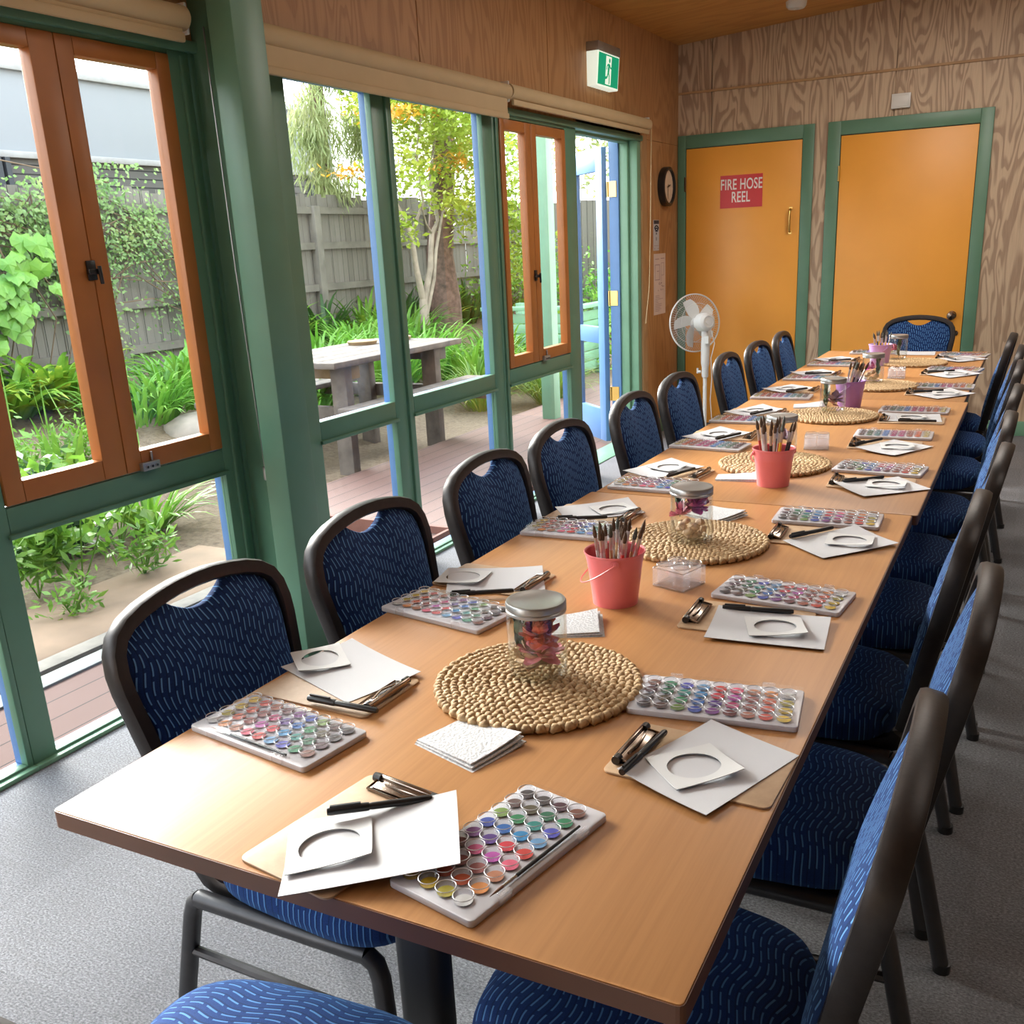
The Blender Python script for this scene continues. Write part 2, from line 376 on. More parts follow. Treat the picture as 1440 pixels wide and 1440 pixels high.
# back wall: upper and lower sheets with shallow grooves between the panels
w = MB(); zt = 3.2
xs = [XW-.1, -2.262, -1.005, .25, 1.5, XR+.1]
for z0, z1 in ((0, 2.413), (2.419, zt)):
    for i in range(5):
        w.box(xs[i] + (.004 if i else 0), xs[i+1]-.004, YB, YB+.02, z0, z1)
w.box(XW-.1, XR+.1, YB+.014, YB+.1, 0, zt)
struct(w.build('wall_back', M['ply_back']))
S('trim_1', (XW, XR, YB-.012, YB, 2.405, 2.42), M['timber'])
w = MB()
ys = [YF-.1, -.2, 1.4, 2.73, 4.037, 5.343, 6.311, YB]
for i in range(7): w.box(XW-.09, XW, ys[i]+.0035, ys[i+1]-.0035, 2.065, 2.9)
w.box(XW-.1, XW-.004, YF-.1, YB, 2.065, 2.9)
w.box(XW-.09, XW, 6.86, YB, .0, 2.0625)
struct(w.build('wall_left', M['ply_left']))
S('wall_right', (XR, XR+.1, YF-.1, YB+.1, 0, 3.3), M['plain_wall'])
S('wall_front', (XW-.1, XR, YF-.1, YF, 0, 3.3), M['plain_wall'])
S('baseboard_left', (XW, XW+.016, 6.90, YB-.02, 0, .107), M['green'], .003)
S('baseboard_back', (-.38, XR, YB-.018, YB, 0, .10), M['mint'], .003)
S('trim_2', (XW-.03, XW+.012, 6.76, 6.86, 0, 2.08), M['timber'], .003)

# ------------------------------------------------------------------ window wall
XI, XG, XO = XW, XW-.018, XW-.062          # inner face, glass, outer face
def part(name, b, mat, parent, bevel=.003): return bx(name, b, mat, parent, bevel)
def frame_boxes(y0, y1, lm, rm, zs, top=2.065):
    """Green inner frame and blue outer frame: left/right member widths, transom z ranges."""
    g, bl = MB(), MB()
    for m_, x0, x1 in ((g, XG-.012, XI), (bl, XO, XG-.012)):
        ins = 0 if m_ is g else .004
        m_.box(x0, x1, y0-lm, y0-ins, 0, top); m_.box(x0, x1, y1+ins, y1+rm, 0, top)
        for z0, z1 in zs: m_.box(x0, x1, y0-ins, y1+ins, z0+ins, z1-ins)
    return g, bl
def window_unit(n, y0, y1, lm, rm, sash=None, head=(2.03, 2.065), low=True):
    root = struct(thing('window_%d' % n, None, None))
    g, bl = frame_boxes(y0, y1, lm, rm, [head, (.69, .775), (0, .022)])
    g.build('frame', M['green'], root, bevel=.004)
    o = bl.build('outer_frame', M['blue'], root, bevel=.002); o['label'] = 'pale blue outer side of the frame'
    part('glass_pane', (XG-.003, XG+.001, y0, y1, .022, .69), M['glass'], root, 0)
    if not sash: part('glass_pane', (XG-.003, XG+.001, y0, y1, .775, head[0]), M['glass'], root, 0)
    st = MB(); st.box(XI-.006, XI+.012, y0-.01, y1+.01, .686, .70); st.build('sill_bead', M['green'], root, bevel=.002)
    bs = MB(); bs.box(XI-.02, XI+.022, y0-lm, y1+rm, 0, .014); bs.build('bottom_sill', M['mint'], root, bevel=.003)
    return root
def sash(root, y0, y1, z0, z1, lw, rw, tw=.05, bw=.062):
    s = MB(); x0, x1 = XI-.04, XI+.006
    s.box(x0, x1, y0, y0+lw, z0, z1); s.box(x0, x1, y1-rw, y1, z0, z1)
    s.box(x0, x1, y0+lw, y1-rw, z1-tw, z1); s.box(x0, x1, y0+lw, y1-rw, z0, z0+bw)
    o = s.build('casement_sash', M['orange_frame'], root, bevel=.004); o['label'] = 'burnt orange casement sash'
    part('glass_pane', (XI-.022, XI-.018, y0+lw, y1-rw, z0+bw, z1-tw), M['glass'], o, 0)
    return o
def casement_latch(parent, y, z):
    l = MB(); l.box(XI+.006, XI+.012, y-.016, y+.016, z-.028, z+.028)
    l.box(XI+.012, XI+.026, y-.022, y+.02, z-.012, z+.004); l.tube([(XI+.03, y+.012, z+.012), (XI+.03, y+.014, z-.04)], .006, 8)
    l.build('latch', M['black'], parent, bevel=.002)
def stay(parent, y, z):
    l = MB(); l.box(XI+.006, XI+.024, y-.035, y+.035, z-.012, z+.014)
    for k in (-1, 0, 1): l.cyl((0,0,0), .006, .004, 10, 1, M=Matrix.Translation((XI+.024, y+k*.02, z)) @ Matrix.Rotation(pi/2, 4, 'Y'))
    l.cyl((XI+.012, y+.015, z+.014), .004, .03, 8, 1)
    o = l.build('stay_lock', [M['grey_steel'], M['black']], parent, bevel=.0015); o['label'] = 'small grey sash lock'
# left of the first mullion, mostly behind the frame edge
w0 = window_unit(1, -.6, 1.60, .12, .02)
w1 = window_unit(2, 1.70, 2.55, .08, .09, True)
a = sash(w1, 1.703, 2.125, .78, 2.03, .06, .085); casement_latch(a, 2.118, 1.397)
b_ = sash(w1, 2.127, 2.548, .78, 2.03, .061, .055); stay(b_, 2.21, .79)
w2 = window_unit(3, 3.10, 3.633, .45, .09)
w3 = window_unit(4, 3.783, 4.565, .06, .10)
w4 = window_unit(5, 4.735, 5.53, .07, .16, True)
a = sash(w4, 4.738, 5.085, .78, 2.025, .05, .07); casement_latch(a, 5.078, 1.25)
b_ = sash(w4, 5.087, 5.528, .78, 2.025, .065, .05); stay(b_, 5.16, .79)
# beads that run up the mullions
for i, (y, x) in enumerate(((3.735, 0), (4.695, 0), (2.60, 0))):
    o = S('trim_%d' % (3+i), (XI-.004, XI+.010, y-.008, y+.008, .02, 2.03), M['green'], .003)
S('trim_6', (XI-.02, XI+.02, 1.55, 6.765, 2.045, 2.078), M['green'], .004)
# big square post in front of the windows
S('column_1', (-2.364, -2.265, 2.583, 2.730, 0, 2.79), M['green'], .006)
S('trim_7', (XI-.02, -2.36, 2.665, 2.728, 0, 2.735), M['green'], .002)
# garden doorway: stepped jamb, head and the open blue leaf
root = struct(thing('door_3', None, None))
j = MB()
j.box(XI-.06, XI, 6.70, 6.765, 0, 2.10); j.box(XI-.12, XI-.06, 6.672, 6.765, 0, 2.10)
j.box(XI-.06, XI, 5.69, 6.70, 2.05, 2.10); j.box(XI-.12, XI-.06, 5.69, 6.69, 2.035, 2.10)
j.box(XI-.12, XI-.062, 5.66, 5.69, 0, 2.10)
o = j.build('frame', M['mint'], root, bevel=.004)
part('outer_frame', (XI-.19, XI-.12, 6.655, 6.765, -.05, 2.10), M['blue'], root)
part('threshold', (XI-.19, XI, 5.69, 6.70, -.04, .006), M['mint'], root)
hx, hy = XI-.205, 6.655                                        # hinge line
dv = V((-.735, .678, 0)); nv = V((-dv.y, dv.x, 0)); L = .55
DM = Matrix(((dv.x, nv.x, 0, hx), (dv.y, nv.y, 0, hy), (0, 0, 1, .012), (0, 0, 0, 1)))
d = MB(); T_ = .038
for x0, x1, z0, z1 in ((0, .10, 0, 2.01), (L-.10, L, 0, 2.01), (.10, L-.10, 1.86, 2.01), (.10, L-.10, .70, .815), (.10, L-.10, 0, .23)):
    d.box(x0, x1, 0, T_, z0, z1, M=DM)
leaf = d.build('door_leaf', M['blue'], root, bevel=.003); leaf['label'] = 'pale blue glazed leaf swung outside'
for z0, z1 in ((.23, .70), (.815, 1.86)):
    MB().box(.10, L-.10, .016, .020, z0, z1, M=DM).build('glass_pane', M['glass'], leaf)
for z in (.36, 1.03, 1.75):
    h = MB(); h.cyl((XI-.197, 6.648, z-.05), .008, .10, 10); h.box(XI-.19, XI-.135, 6.649, 6.655, z-.05, z+.05)
    h.box(0.004, .035, -.004, .0, z-.062, z+.038, M=DM)
    h.build('hinge', M['brass'], root)
# ------------------------------------------------------------------ doors in the back wall
def back_door(n, fx0, fx1, lx0, lx1):
    root = struct(thing('door_%d' % n, None, None))
    f = MB(); y0 = YB-.022
    f.box(fx0, lx0-.004, y0, YB, 0, 2.127); f.box(lx1+.004, fx1, y0, YB, 0, 2.127); f.box(lx0-.004, lx1+.004, y0, YB, 2.038, 2.127)
    o = f.build('frame', M['green'], root, bevel=.003)
    part('door_leaf', (lx0, lx1, YB-.012, YB+.0, .008, 2.033), M['door'], root, .002)
    part('leaf_gap', (lx0-.004, lx1+.004, YB-.003, YB, 0, 2.038), M['black'], root, 0)
    return root
d1 = back_door(1, XW+.004, -1.519, -2.447, -1.602)
d2 = back_door(2, -1.428, -.384, -1.338, -.468)
h = MB(); X = -1.667
h.tube([(X, YB-.012, 1.42), (X, YB-.04, 1.425), (X, YB-.048, 1.44), (X, YB-.048, 1.555), (X, YB-.04, 1.57), (X, YB-.012, 1.575)], .009, 10)
h.box(X-.012, X+.012, YB-.016, YB-.011, 1.405, 1.43); h.box(X-.012, X+.012, YB-.016, YB-.011, 1.565, 1.59)
h.build('door_handle', M['brass'], d1, smooth=True)
Yr = Matrix.Rotation(pi/2, 4, 'X')
k = MB(); k.lathe([(0,0),(.03,0),(.03,.006),(.011,.01),(.011,.034),(.024,.042),(.030,.055),(.026,.068),(0,.072)], 24, M=Matrix.Translation((-.538, YB-.012, .82)) @ Yr)
k.lathe([(0,0),(.018,0),(.018,.008),(0,.01)], 16, M=Matrix.Translation((-.505, YB-.012, .70)) @ Yr)
k.build('door_knob', M['bronze'], d2, smooth=True)
for dd, x in ((d2, -1.342), (d1, -2.451)):
    for z in (1.79, .3):
        MB().cyl((x, YB-.024, z-.05), .007, .10, 10).build('hinge', M['brass' if dd is d2 else 'bronze'], dd)

# ------------------------------------------------------------------ lettering helper
def lettering(name, body, size, mat, M4, parent, xs=.72, depth=.0006, bold=.012):
    cu = bpy.data.curves.new(name, 'FONT'); cu.body = body; cu.size = size; cu.align_x = 'CENTER'; cu.align_y = 'CENTER'
    cu.extrude = depth; cu.offset = bold*size; cu.space_character = 1.05
    t = bpy.data.objects.new(name, cu); COL.objects.link(t)
    me = bpy.data.meshes.new_from_object(t.evaluated_get(bpy.context.evaluated_depsgraph_get()))
    COL.objects.unlink(t); bpy.data.objects.remove(t)
    me.transform(M4 @ Matrix.Diagonal((xs, 1, 1, 1))); me.materials.append(mat)
    o = bpy.data.objects.new(name, me); COL.objects.link(o); o.parent = parent; return o
def on_back(x, z, y): return Matrix(((1,0,0,x),(0,0,-1,y),(0,1,0,z),(0,0,0,1)))      # text plane facing -y
def on_left(y, z, x): return Matrix(((0,0,1,x),(1,0,0,y),(0,1,0,z),(0,0,0,1)))       # text plane facing +x

# fire hose reel sign
t = thing('fire_hose_sign', 'red rectangular FIRE HOSE REEL sign with white letters on the orange door', 'sign', (-2.03, YB-.012, 1.718))
bx('sign_plate', (-.156, .156, -.003, 0, -.113, .113), M['red'], t)
lettering('lettering', 'FIRE HOSE', .104, M['ink_white'], on_back(0, .046, -.0035), t, .62)
lettering('lettering', 'REEL', .104, M['ink_white'], on_back(-.003, -.042, -.0035), t, .62)
# exit sign
t = thing('exit_sign', 'lit green and white running man exit sign above the garden doorway', 'sign', (XW, 6.045, 2.39))
e = MB(); P = .075
vs = [(0,-.17,-.10),(P*.8,-.17,-.10),(P*.8,.17,-.10),(0,.17,-.10),(0,-.17,.085),(P,-.17,.085),(P,.17,.085),(0,.17,.085)]
e.add(vs, [(0,3,2,1),(4,5,6,7),(0,1,5,4),(3,7,6,2),(1,2,6,5),(0,4,7,3)])
e.build('light_box', M['exit_white'], t, bevel=.003)
e = MB(); e.box(0, P+.004, -.172, .172, .085, .135); e.cyl((0,0,0), .005, .004, 10, M=Matrix.Translation((P+.003,-.12,.10)) @ Matrix.Rotation(pi/2,4,'Y'))
o = e.build('housing', M['grey_steel'], t, bevel=.003)
def face(y, z, lift=.0015): return V((P*.8 + (z+.10)/.185*P*.2 + lift, y, z))
e = MB(); e.add([face(-.158,-.09), face(.158,-.09), face(.158,.078), face(-.158,.078)], [(0,1,2,3)]); e.build('green_panel', M['exit_green'], t)
e = MB(); e.add([face(-.045,-.082,.0025), face(.04,-.082,.0025), face(.04,.07,.0025), face(-.045,.07,.0025)], [(0,1,2,3)]); e.build('door_symbol', M['exit_white'], t)
e = MB()
def limb(pts, w):
    for p, q in zip(pts, pts[1:]):
        p, q = V(p), V(q); n_ = (q-p).orthogonal().normalized()*w if False else V((-(q-p).y, (q-p).x)).normalized()*w
        e.add([face(*(p+n_), .0035), face(*(p-n_), .0035), face(*(q-n_), .0035), face(*(q+n_), .0035)], [(0,1,2,3)])
e.add([face(.008+.013*cos(2*pi*i/14), .048+.013*sin(2*pi*i/14), .0035) for i in range(14)], [tuple(range(14))])
limb([(.004,.03),(-.006,-.02)], .013); limb([(-.004,-.015),(.014,-.04),(.012,-.078)], .007); limb([(-.008,-.015),(-.022,-.045),(-.055,-.05)], .007)
limb([(.008,.028),(.026,.008),(.04,.012)], .005); limb([(.0,.028),(-.026,.02),(-.034,-.004)], .005)
e.build('running_man_symbol', M['exit_green'], t)
# wall clock
t = thing('wall_clock', 'round black rimmed wall clock beside the garden doorway', 'clock', (XW, 7.235, 1.769))
Xr = Matrix.Rotation(pi/2, 4, 'Y')
MB().lathe([(.0,0),(.130,0),(.134,.01),(.134,.048),(.128,.052),(.116,.052),(.113,.030),(0,.030)], 40, M=Xr).build('rim', M['black'], t, smooth=True)
MB().lathe([(0,.033),(.113,.033)], 40, M=Xr).build('dial', M['clock_face'], t)
def hand(name, a, l, w_):
    q = MB(); A = R(a); d_ = V((0, sin(A), cos(A))); n_ = V((0, cos(A), -sin(A)))*w_
    q.add([V((.036,0,0))-d_*.018+n_, V((.036,0,0))-d_*.018-n_, V((.036,0,0))+d_*l-n_, V((.036,0,0))+d_*l+n_], [(0,1,2,3)]); q.build(name, M['black'], t)
hand('hour_hand', 75, .05, .005); hand('minute_hand', 184, .085, .0035)
q = MB()
for i in range(12):
    A = R(30*i); q.add([V((.035, sin(A)*r_ + cos(A)*s_, cos(A)*r_ - sin(A)*s_)) for r_, s_ in ((.095,-.002),(.095,.002),(.107,.002),(.107,-.002))], [(0,1,2,3)])
q.build('hour_marks', M['print'], t)
# wifi notice
t = thing('wifi_notice', 'narrow white wifi notice with dark header below the clock', 'notice', (XW, 7.073, 1.438))
bx('sheet', (0, .002, -.06, .06, -.105, .105), M['paper'], t)
q = MB(); q.box(.002, .0026, -.052, .056, .078, .102); q.build('header', M['ink_dark'], t)
q = MB()
for r_ in (.022, .038, .054):
    pts = [(.003, r_*sin(R(a)), .012 + r_*cos(R(a))) for a in range(-50, 51, 10)]; q.tube(pts, .0045, 6)
q.cyl((0,0,0), .008, .001, 12, M=Matrix.Translation((.0025,0,.012)) @ Xr); q.box(.002, .003, -.004, .004, -.036, -.012)
q.build('wifi_symbol', M['ink_dark'], t)
q = MB(); q.box(.002, .003, -.045, .045, -.072, -.069); q.box(.002, .003, -.045, -.03, -.094, -.088); q.box(.002, .003, .03, .045, -.094, -.088); q.build('small_print', M['print'], t)
# evacuation plan
t = thing('evacuation_sign', 'tall pinkish plan sheet pinned to the plywood below the wifi notice', 'notice', (XW, 7.145, 1.096))
bx('sheet', (0, .002, -.125, .125, -.215, .215), M['notice'], t)
q = MB(); rnd = random.Random(3)
for b4 in ((-.10,-.095,.03,.14),(-.10,.0,.135,.14),(-.005,0,.03,.14),(-.10,.0,.03,.035),(-.06,-.02,.09,.095),(.03,.034,.02,.15),(.03,.09,.147,.15),(.086,.09,.06,.15),(.03,.09,.06,.063),(-.10,-.01,.175,.18),(.02,.1,.178,.183)):
    q.box(.002, .0026, *b4)
for i in range(10): q.box(.002, .0026, -.1, -.1 + rnd.uniform(.06,.19), -.19+.012*i, -.187+.012*i)
for i in range(14):
    y_, z_ = rnd.uniform(-.09,.08), rnd.uniform(-.05,.01); q.box(.002, .0026, y_, y_+.012, z_, z_+.008)
q.build('plan_drawing', M['print'], t)
# little sensor box and smoke detector
t = tag(MB().box(-1.022, -.902, YB-.032, YB, 2.172, 2.262).box(-1.012, -.912, YB-.036, YB-.03, 2.182, 2.252).build('alarm_sensor', M['white'], bevel=.006), 'small white box mounted above the right orange door', 'sensor')
x_, y_ = -1.56, 7.02
t = tag(MB().lathe([(0,0),(.02,-.045),(.05,-.042),(.062,-.028),(.066,0)], 28, (x_, y_, ceil_z(x_)-.002)).build('smoke_detector', M['white'], smooth=True), 'round white smoke detector on the timber ceiling', 'detector')

# ------------------------------------------------------------------ roller blinds
def roller(label, y0, y1, drop, zc=2.135, rr=.036, xc=XW+.062):
    t = thing('roller_blind', label, 'blind', (xc, (y0+y1)/2, zc)); l = (y1-y0)/2
    Ym = Matrix.Translation((0, l, 0)) @ Matrix.Rotation(pi/2, 4, 'X')
    MB().cyl((0,0,0), rr, 2*l, 28, M=Ym).build('roller', M['blind'], t, smooth=True)
    for a_, b4 in ((-l-.012, -l-.002), (l+.002, l+.012)): bx('bracket', (-.05, .012, a_, b4, -.045, .045), M['white'], t, .003)
    bx('cloth', (rr-.004-.02, rr-.0025-.02, -l+.02, l-.02, -drop, 0), M['blind'], t)
    b = MB(); b.box(rr-.03, rr-.012, -l+.02, l-.02, -drop-.028, -drop); b.build('bottom_bar', M['blind'], t, bevel=.006)
    return t
ra = roller('cream roller blind above the orange casements beside the big green post', 1.0, 2.572, .045, 2.125)
rb = roller('cream roller blind let down a hand over the two fixed panes', 2.745, 4.72, .10)
rc = roller('cream roller blind rolled up above the far orange casements and garden doorway', 4.735, 6.735, .035, 2.14)
def chain(parent, pts, name='pull_chain', r=.0028, mat=None):
    o = parent.matrix_world.translation if False else parent.location
    q = MB(); q.tube([V(p)-o for p in pts], r, 6); return q.build(name, mat or M['grey_steel'], parent)
chain(ra, [(-2.412,2.615,2.10),(-2.412,2.622,1.4),(-2.412,2.64,.69)]); chain(ra, [(-2.435,2.640,2.11),(-2.432,2.642,1.4),(-2.418,2.650,.69)])
q = MB(); q.box(-.008,.008,-.012,.014,-.05,0); o = q.build('chain_weight', M['grey_steel'], ra, bevel=.003); o.location = V((-2.412,2.646,.70)) - ra.location
chain(rc, [(-2.43,6.75,2.12),(-2.44,6.752,1.5),(-2.45,6.75,1.1),(-2.46,6.70,.85)], r=.003, mat=M['blind'])
# ------------------------------------------------------------------ tables
TZ = .73
XL_, XRt = -1.0945, -.2297
tl = ['beech laminate meeting table nearest the camera, dark brown edging', 'beech laminate meeting table in the middle of the row of three', 'beech laminate meeting table at the far end by the orange doors']
tables = [(.7146, 2.522, 0), (2.524, 4.332, .012), (4.334, 6.145, -.004)]
for i, (y0, y1, dx) in enumerate(tables):
    t = thing('meeting_table', tl[i], 'table', ((XL_+XRt)/2+dx, (y0+y1)/2, 0), 0, 'meeting tables joined end to end')
    w_, l_ = (XRt-XL_)/2, (y1-y0)/2
    MB().prism(rrect(2*w_-.003, 2*l_-.003, .006, 3), TZ-.0235, TZ).build('tabletop', M['beech'], t, bevel=.0012)
    e = MB(); o_, i_ = rrect(2*w_, 2*l_, .008, 3), rrect(2*w_-.002, 2*l_-.002, .007, 3); n = len(o_)
    e.add([(x,y,TZ-.0255) for x,y in o_] + [(x,y,TZ-.0012) for x,y in o_] + [(x,y,TZ-.0255) for x,y in i_] + [(x,y,TZ-.0012) for x,y in i_],
          [(k,(k+1)%n,n+(k+1)%n,n+k) for k in range(n)] + [(2*n+k,3*n+k,3*n+(k+1)%n,2*n+(k+1)%n) for k in range(n)] + [(n+k,n+(k+1)%n,3*n+(k+1)%n,3*n+k) for k in range(n)] + [(k,2*n+k,2*n+(k+1)%n,(k+1)%n) for k in range(n)])
    e.build('edging', M['edge'], t)
    for s in (-1, 1):
        lg = MB(); y = s*(l_-.20)
        lg.prism(rrect(.075, .05, .02, 4), .05, TZ-.05, M=Matrix.Translation((0, y, 0))); lg.box(-.30, .30, y-.03, y+.03, TZ-.055, TZ-.025)
        lg.box(-.31, .31, y-.032, y+.032, .012, .055); lg.cyl((-.28, y, 0), .02, .014, 12); lg.cyl((.28, y, 0), .02, .014, 12)
        lg.build('leg', M['table_black'], t, bevel=.004)
    bx('crossbar', (-.02, .02, -l_+.2, l_-.2, TZ-.075, TZ-.03), M['table_black'], t)

# ------------------------------------------------------------------ banquet chairs (local: faces +y, lateral x)
def back_y(h):                              # recline of the back, curved at its foot
    u = max(0, h-.44); return -.198 - .205*u + .05*max(0, .10-u)*u*4
OUT = [(.158,.44),(.163,.50),(.170,.56),(.179,.63),(.189,.70),(.197,.755),(.198,.785),(.193,.815),(.180,.838),(.156,.855),(.122,.867),(.083,.875),(.042,.880),(0,.8815)]
def bpt(x, h, off=0): return V((x, back_y(h)+off, h + off*.2))
def make_chair():
    t = thing('banquet_chair', None, 'chair', (0,0,0), 0, 'navy banquet chairs around the long table')
    right = [V((.158,.03,.395)), V((.158,-.09,.392)), V((.158,-.150,.396)), V((.158,-.178,.408)), V((.158,-.192,.428))]
    path = right + [bpt(x, h) for x, h in OUT] + [bpt(-x, h) for x, h in reversed(OUT[:-1])] + [V((-p.x, p.y, p.z)) for p in reversed(right)]
    nJ = len(right)
    NB = V((0, .98, .2)).normalized()
    def wf(i, p, tg):
        if i < nJ: return V((1,0,0))
        if i >= len(path)-nJ: return V((-1,0,0))
        w = tg.cross(NB); return w if w.length > 1e-4 else V((1,0,0))
    pr = [(.0145*x, .0175*y) for x, y in [(1,.55),(.75,.95),(.3,1),(-.3,1),(-.75,.95),(-1,.55),(-1,-.55),(-.75,-.95),(-.3,-1),(.3,-1),(.75,-.95),(1,-.55)]]
    MB().tube(path, 1, prof=pr, wfun=wf).build('back_frame', M['chair_metal'], t, smooth=True, ang=50)
    # upholstered back: padded panel inside the frame with a scooped hand hole at the top
    side = [(x-.010, h) for x, h in OUT if h <= .79]; arch = [(x*.945 if x > .15 else x, h-.010) for x, h in OUT if h >= .785][::-1]
    def lerp(tb, k):
        if k <= tb[0][0]: return tb[0][1]
        for (k0, a0), (k1, a1) in zip(tb, tb[1:]):
            if k <= k1: return a0 + (a1-a0)*(k-k0)/max(1e-9, k1-k0)
        return tb[-1][1]
    HW = [(h, x) for x, h in side]; TP = arch; nu, nv, hb = 44, 20, .452
    cols = [sin(pi/2*(2*i/nu-1))*.62 + (2*i/nu-1)*.38 for i in range(nu+1)]
    def topz(x):
        x = abs(x); z = lerp(TP, x)
        return z - .037*(1-(x/.074)**2) if x < .074 else z
    front, rear = [], []
    for j in range(nv+1):
        v = .5 - .5*cos(pi*j/nv)
        for u in cols:
            xr = u*lerp(HW, .785); h = hb + v*(topz(xr)-hb); x = u*lerp(HW, min(h, .785))
            bl = (max(0, 1-abs(u)**5)**.55)*(max(0, 1-abs(2*v-1)**5)**.55)
            front.append(bpt(x, h, .002 + .030*bl*(1-.55*max(0, v-.6)/.4))); rear.append(bpt(x, h, -.011))
    n = len(front); w_ = nu+1; q = MB()
    q.add(front + rear, [(j*w_+i, j*w_+i+1, (j+1)*w_+i+1, (j+1)*w_+i) for j in range(nv) for i in range(nu)] + [(n+j*w_+i, n+(j+1)*w_+i, n+(j+1)*w_+i+1, n+j*w_+i+1) for j in range(nv) for i in range(nu)])
    ring = list(range(w_)) + [(j+1)*w_-1 for j in range(1, nv+1)] + [nv*w_+i for i in range(nu-1, -1, -1)] + [j*w_ for j in range(nv-1, 0, -1)]
    for a_, b_ in zip(ring, ring[1:]+ring[:1]): q.f.append((a_, b_, n+b_, n+a_)); q.m.append(0)
    q.build('backrest', M['fab_back'], t, smooth=True, ang=75)
    # seat
    plan = []
    for k in range(48):
        a = 2*pi*k/48; ca, sa = cos(a), sin(a); e = 2/4.2
        x = abs(ca)**e*(1 if ca > 0 else -1); y = abs(sa)**e*(1 if sa > 0 else -1)
        plan.append((x*(.205 + .018*y), y*.205 + .022 + .012*(1-x*x)*(y > 0)))
    prof = [(.02,.487),(.3,.486),(.55,.484),(.75,.479),(.88,.472),(.955,.460),(.99,.443),(1,.425),(.985,.408),(.94,.402),(.5,.402),(.02,.402)]
    n = 48; vs = [(x*s, (y-.022)*s+.022, z) for s, z in prof for x, y in plan]
    MB().add(vs, [(j*n+i, j*n+(i+1)%n, (j+1)*n+(i+1)%n, (j+1)*n+i) for j in range(len(prof)-1) for i in range(n)] + [tuple(range(n)), tuple(range((len(prof)-1)*n, len(prof)*n))]).build('seat', M['fab_seat'], t, smooth=True, ang=60)
    sq = [(cos(a)*1.15, sin(a)*1.15) for a in [R(x) for x in (20,45,70,110,135,160,200,225,250,290,315,340)]]
    for s in (-1, 1):
        X = .192*s; wf2 = lambda i, p, tg: V((1,0,0))
        MB().tube([(X,-.175,.388),(X,-.188,.378),(X*1.01,-.196,.355),(X*1.05,-.235,.18),(X*1.09,-.272,.004)], .0135, prof=sq, wfun=wf2).cyl((X*1.09,-.272,0), .017, .02, 12, 1).build('leg', [M['leg_metal'], M['black']], t, smooth=True, ang=45)
        MB().tube([(X,.165,.388),(X,.182,.376),(X*1.005,.19,.352),(X*1.02,.2,.18),(X*1.04,.212,.004)], .0135, prof=sq, wfun=wf2).cyl((X*1.04,.212,0), .017, .02, 12, 1).build('leg', [M['leg_metal'], M['black']], t, smooth=True, ang=45)
        MB().tube([(X,-.178,.388),(X,.168,.388)], .0135, prof=sq, wfun=wf2).build('side_rail', M['leg_metal'], t, smooth=True, ang=45)
        MB().tube([(X*1.03,-.213,.28),(X*1.01,.193,.27)], .009, 8).build('stretcher', M['leg_metal'], t, smooth=True)
    MB().tube([(.158,.03,.396),(.158,.12,.394),(.14,.175,.392),(.07,.2,.392),(0,.205,.392),(-.07,.2,.392),(-.14,.175,.392),(-.158,.12,.394),(-.158,.03,.396)], .011, 10).build('seat_hoop', M['leg_metal'], t, smooth=True)
    MB().box(-.19,.19,-.012,.012,.378,.402).box(-.15,.15,-.17,.17,.396,.404).build('seat_support', M['leg_metal'], t)
    return t
chair0 = make_chair(); used = [False]
rj = random.Random(11)
def chair(x, y, rz, label):
    if not used[0]: o = chair0; used[0] = True
    else: o = copy_tree(chair0)
    o.location = (x, y, 0); o.rotation_euler.z = rz; o['label'] = label
LY = [1.175, 1.665, 2.215, 2.70, 3.30, 3.83, 4.56, 5.07, 5.60]
RX = [-.352,-.314,-.355,-.327,-.33,-.325,-.33,-.34,-.39]
RY = [1.035, 1.575, 2.095, 2.62, 3.10, 3.67, 4.35, 4.92, 5.48]
for i in range(9):
    where = {0: 'nearest the camera', 8: 'farthest from the camera, by the fire hose door'}.get(i, ORD[i] + ' from the near end')
    chair(-.985 + rj.uniform(-.01,.01), LY[i], -pi/2 + rj.uniform(-.03,.03), 'navy banquet chair on the window side, ' + where)
for i in range(9):
    where = {0: 'nearest the camera', 8: 'farthest from the camera'}.get(i, ORD[i] + ' from the near end')
    chair(RX[i], RY[i], pi/2 + rj.uniform(-.03,.03), 'navy banquet chair on the aisle side away from the windows, ' + where)
chair(-.648, 6.345, pi + .02, 'bright blue banquet chair facing us at the far head of the table')
chair(-.735, .600, .10, 'blue banquet chair at the near head of the table, only its seat showing')

# ------------------------------------------------------------------ watercolour palettes (brush lane along -y)
CW = [[(.62,.62,.6),(.42,.36,.03),(.60,.42,.02),(.70,.47,.03)], [(.75,.28,.06),(.66,.11,.03),(.62,.09,.03),(.58,.06,.03)],
      [(.50,.20,.10),(.30,.07,.06),(.28,.06,.045),(.35,.10,.05)], [(.80,.13,.22),(.52,.08,.42),(.48,.04,.16),(.14,.03,.03)],
      [(.64,.05,.035),(.66,.03,.05),(.10,.035,.25),(.20,.05,.24)], [(.15,.36,.62),(.025,.26,.55),(.02,.14,.46),(.04,.08,.40)],
      [(.08,.09,.52),(.025,.26,.23),(.03,.26,.10),(.18,.30,.06)], [(.035,.26,.12),(.02,.15,.07),(.11,.095,.05),(.12,.07,.06)],
      [(.22,.085,.055),(.09,.035,.05),(.07,.06,.06),(.035,.025,.025)]]
def pan_pos(i, j): return (-.1045 + i*.0258, -.0335 + j*.0262)
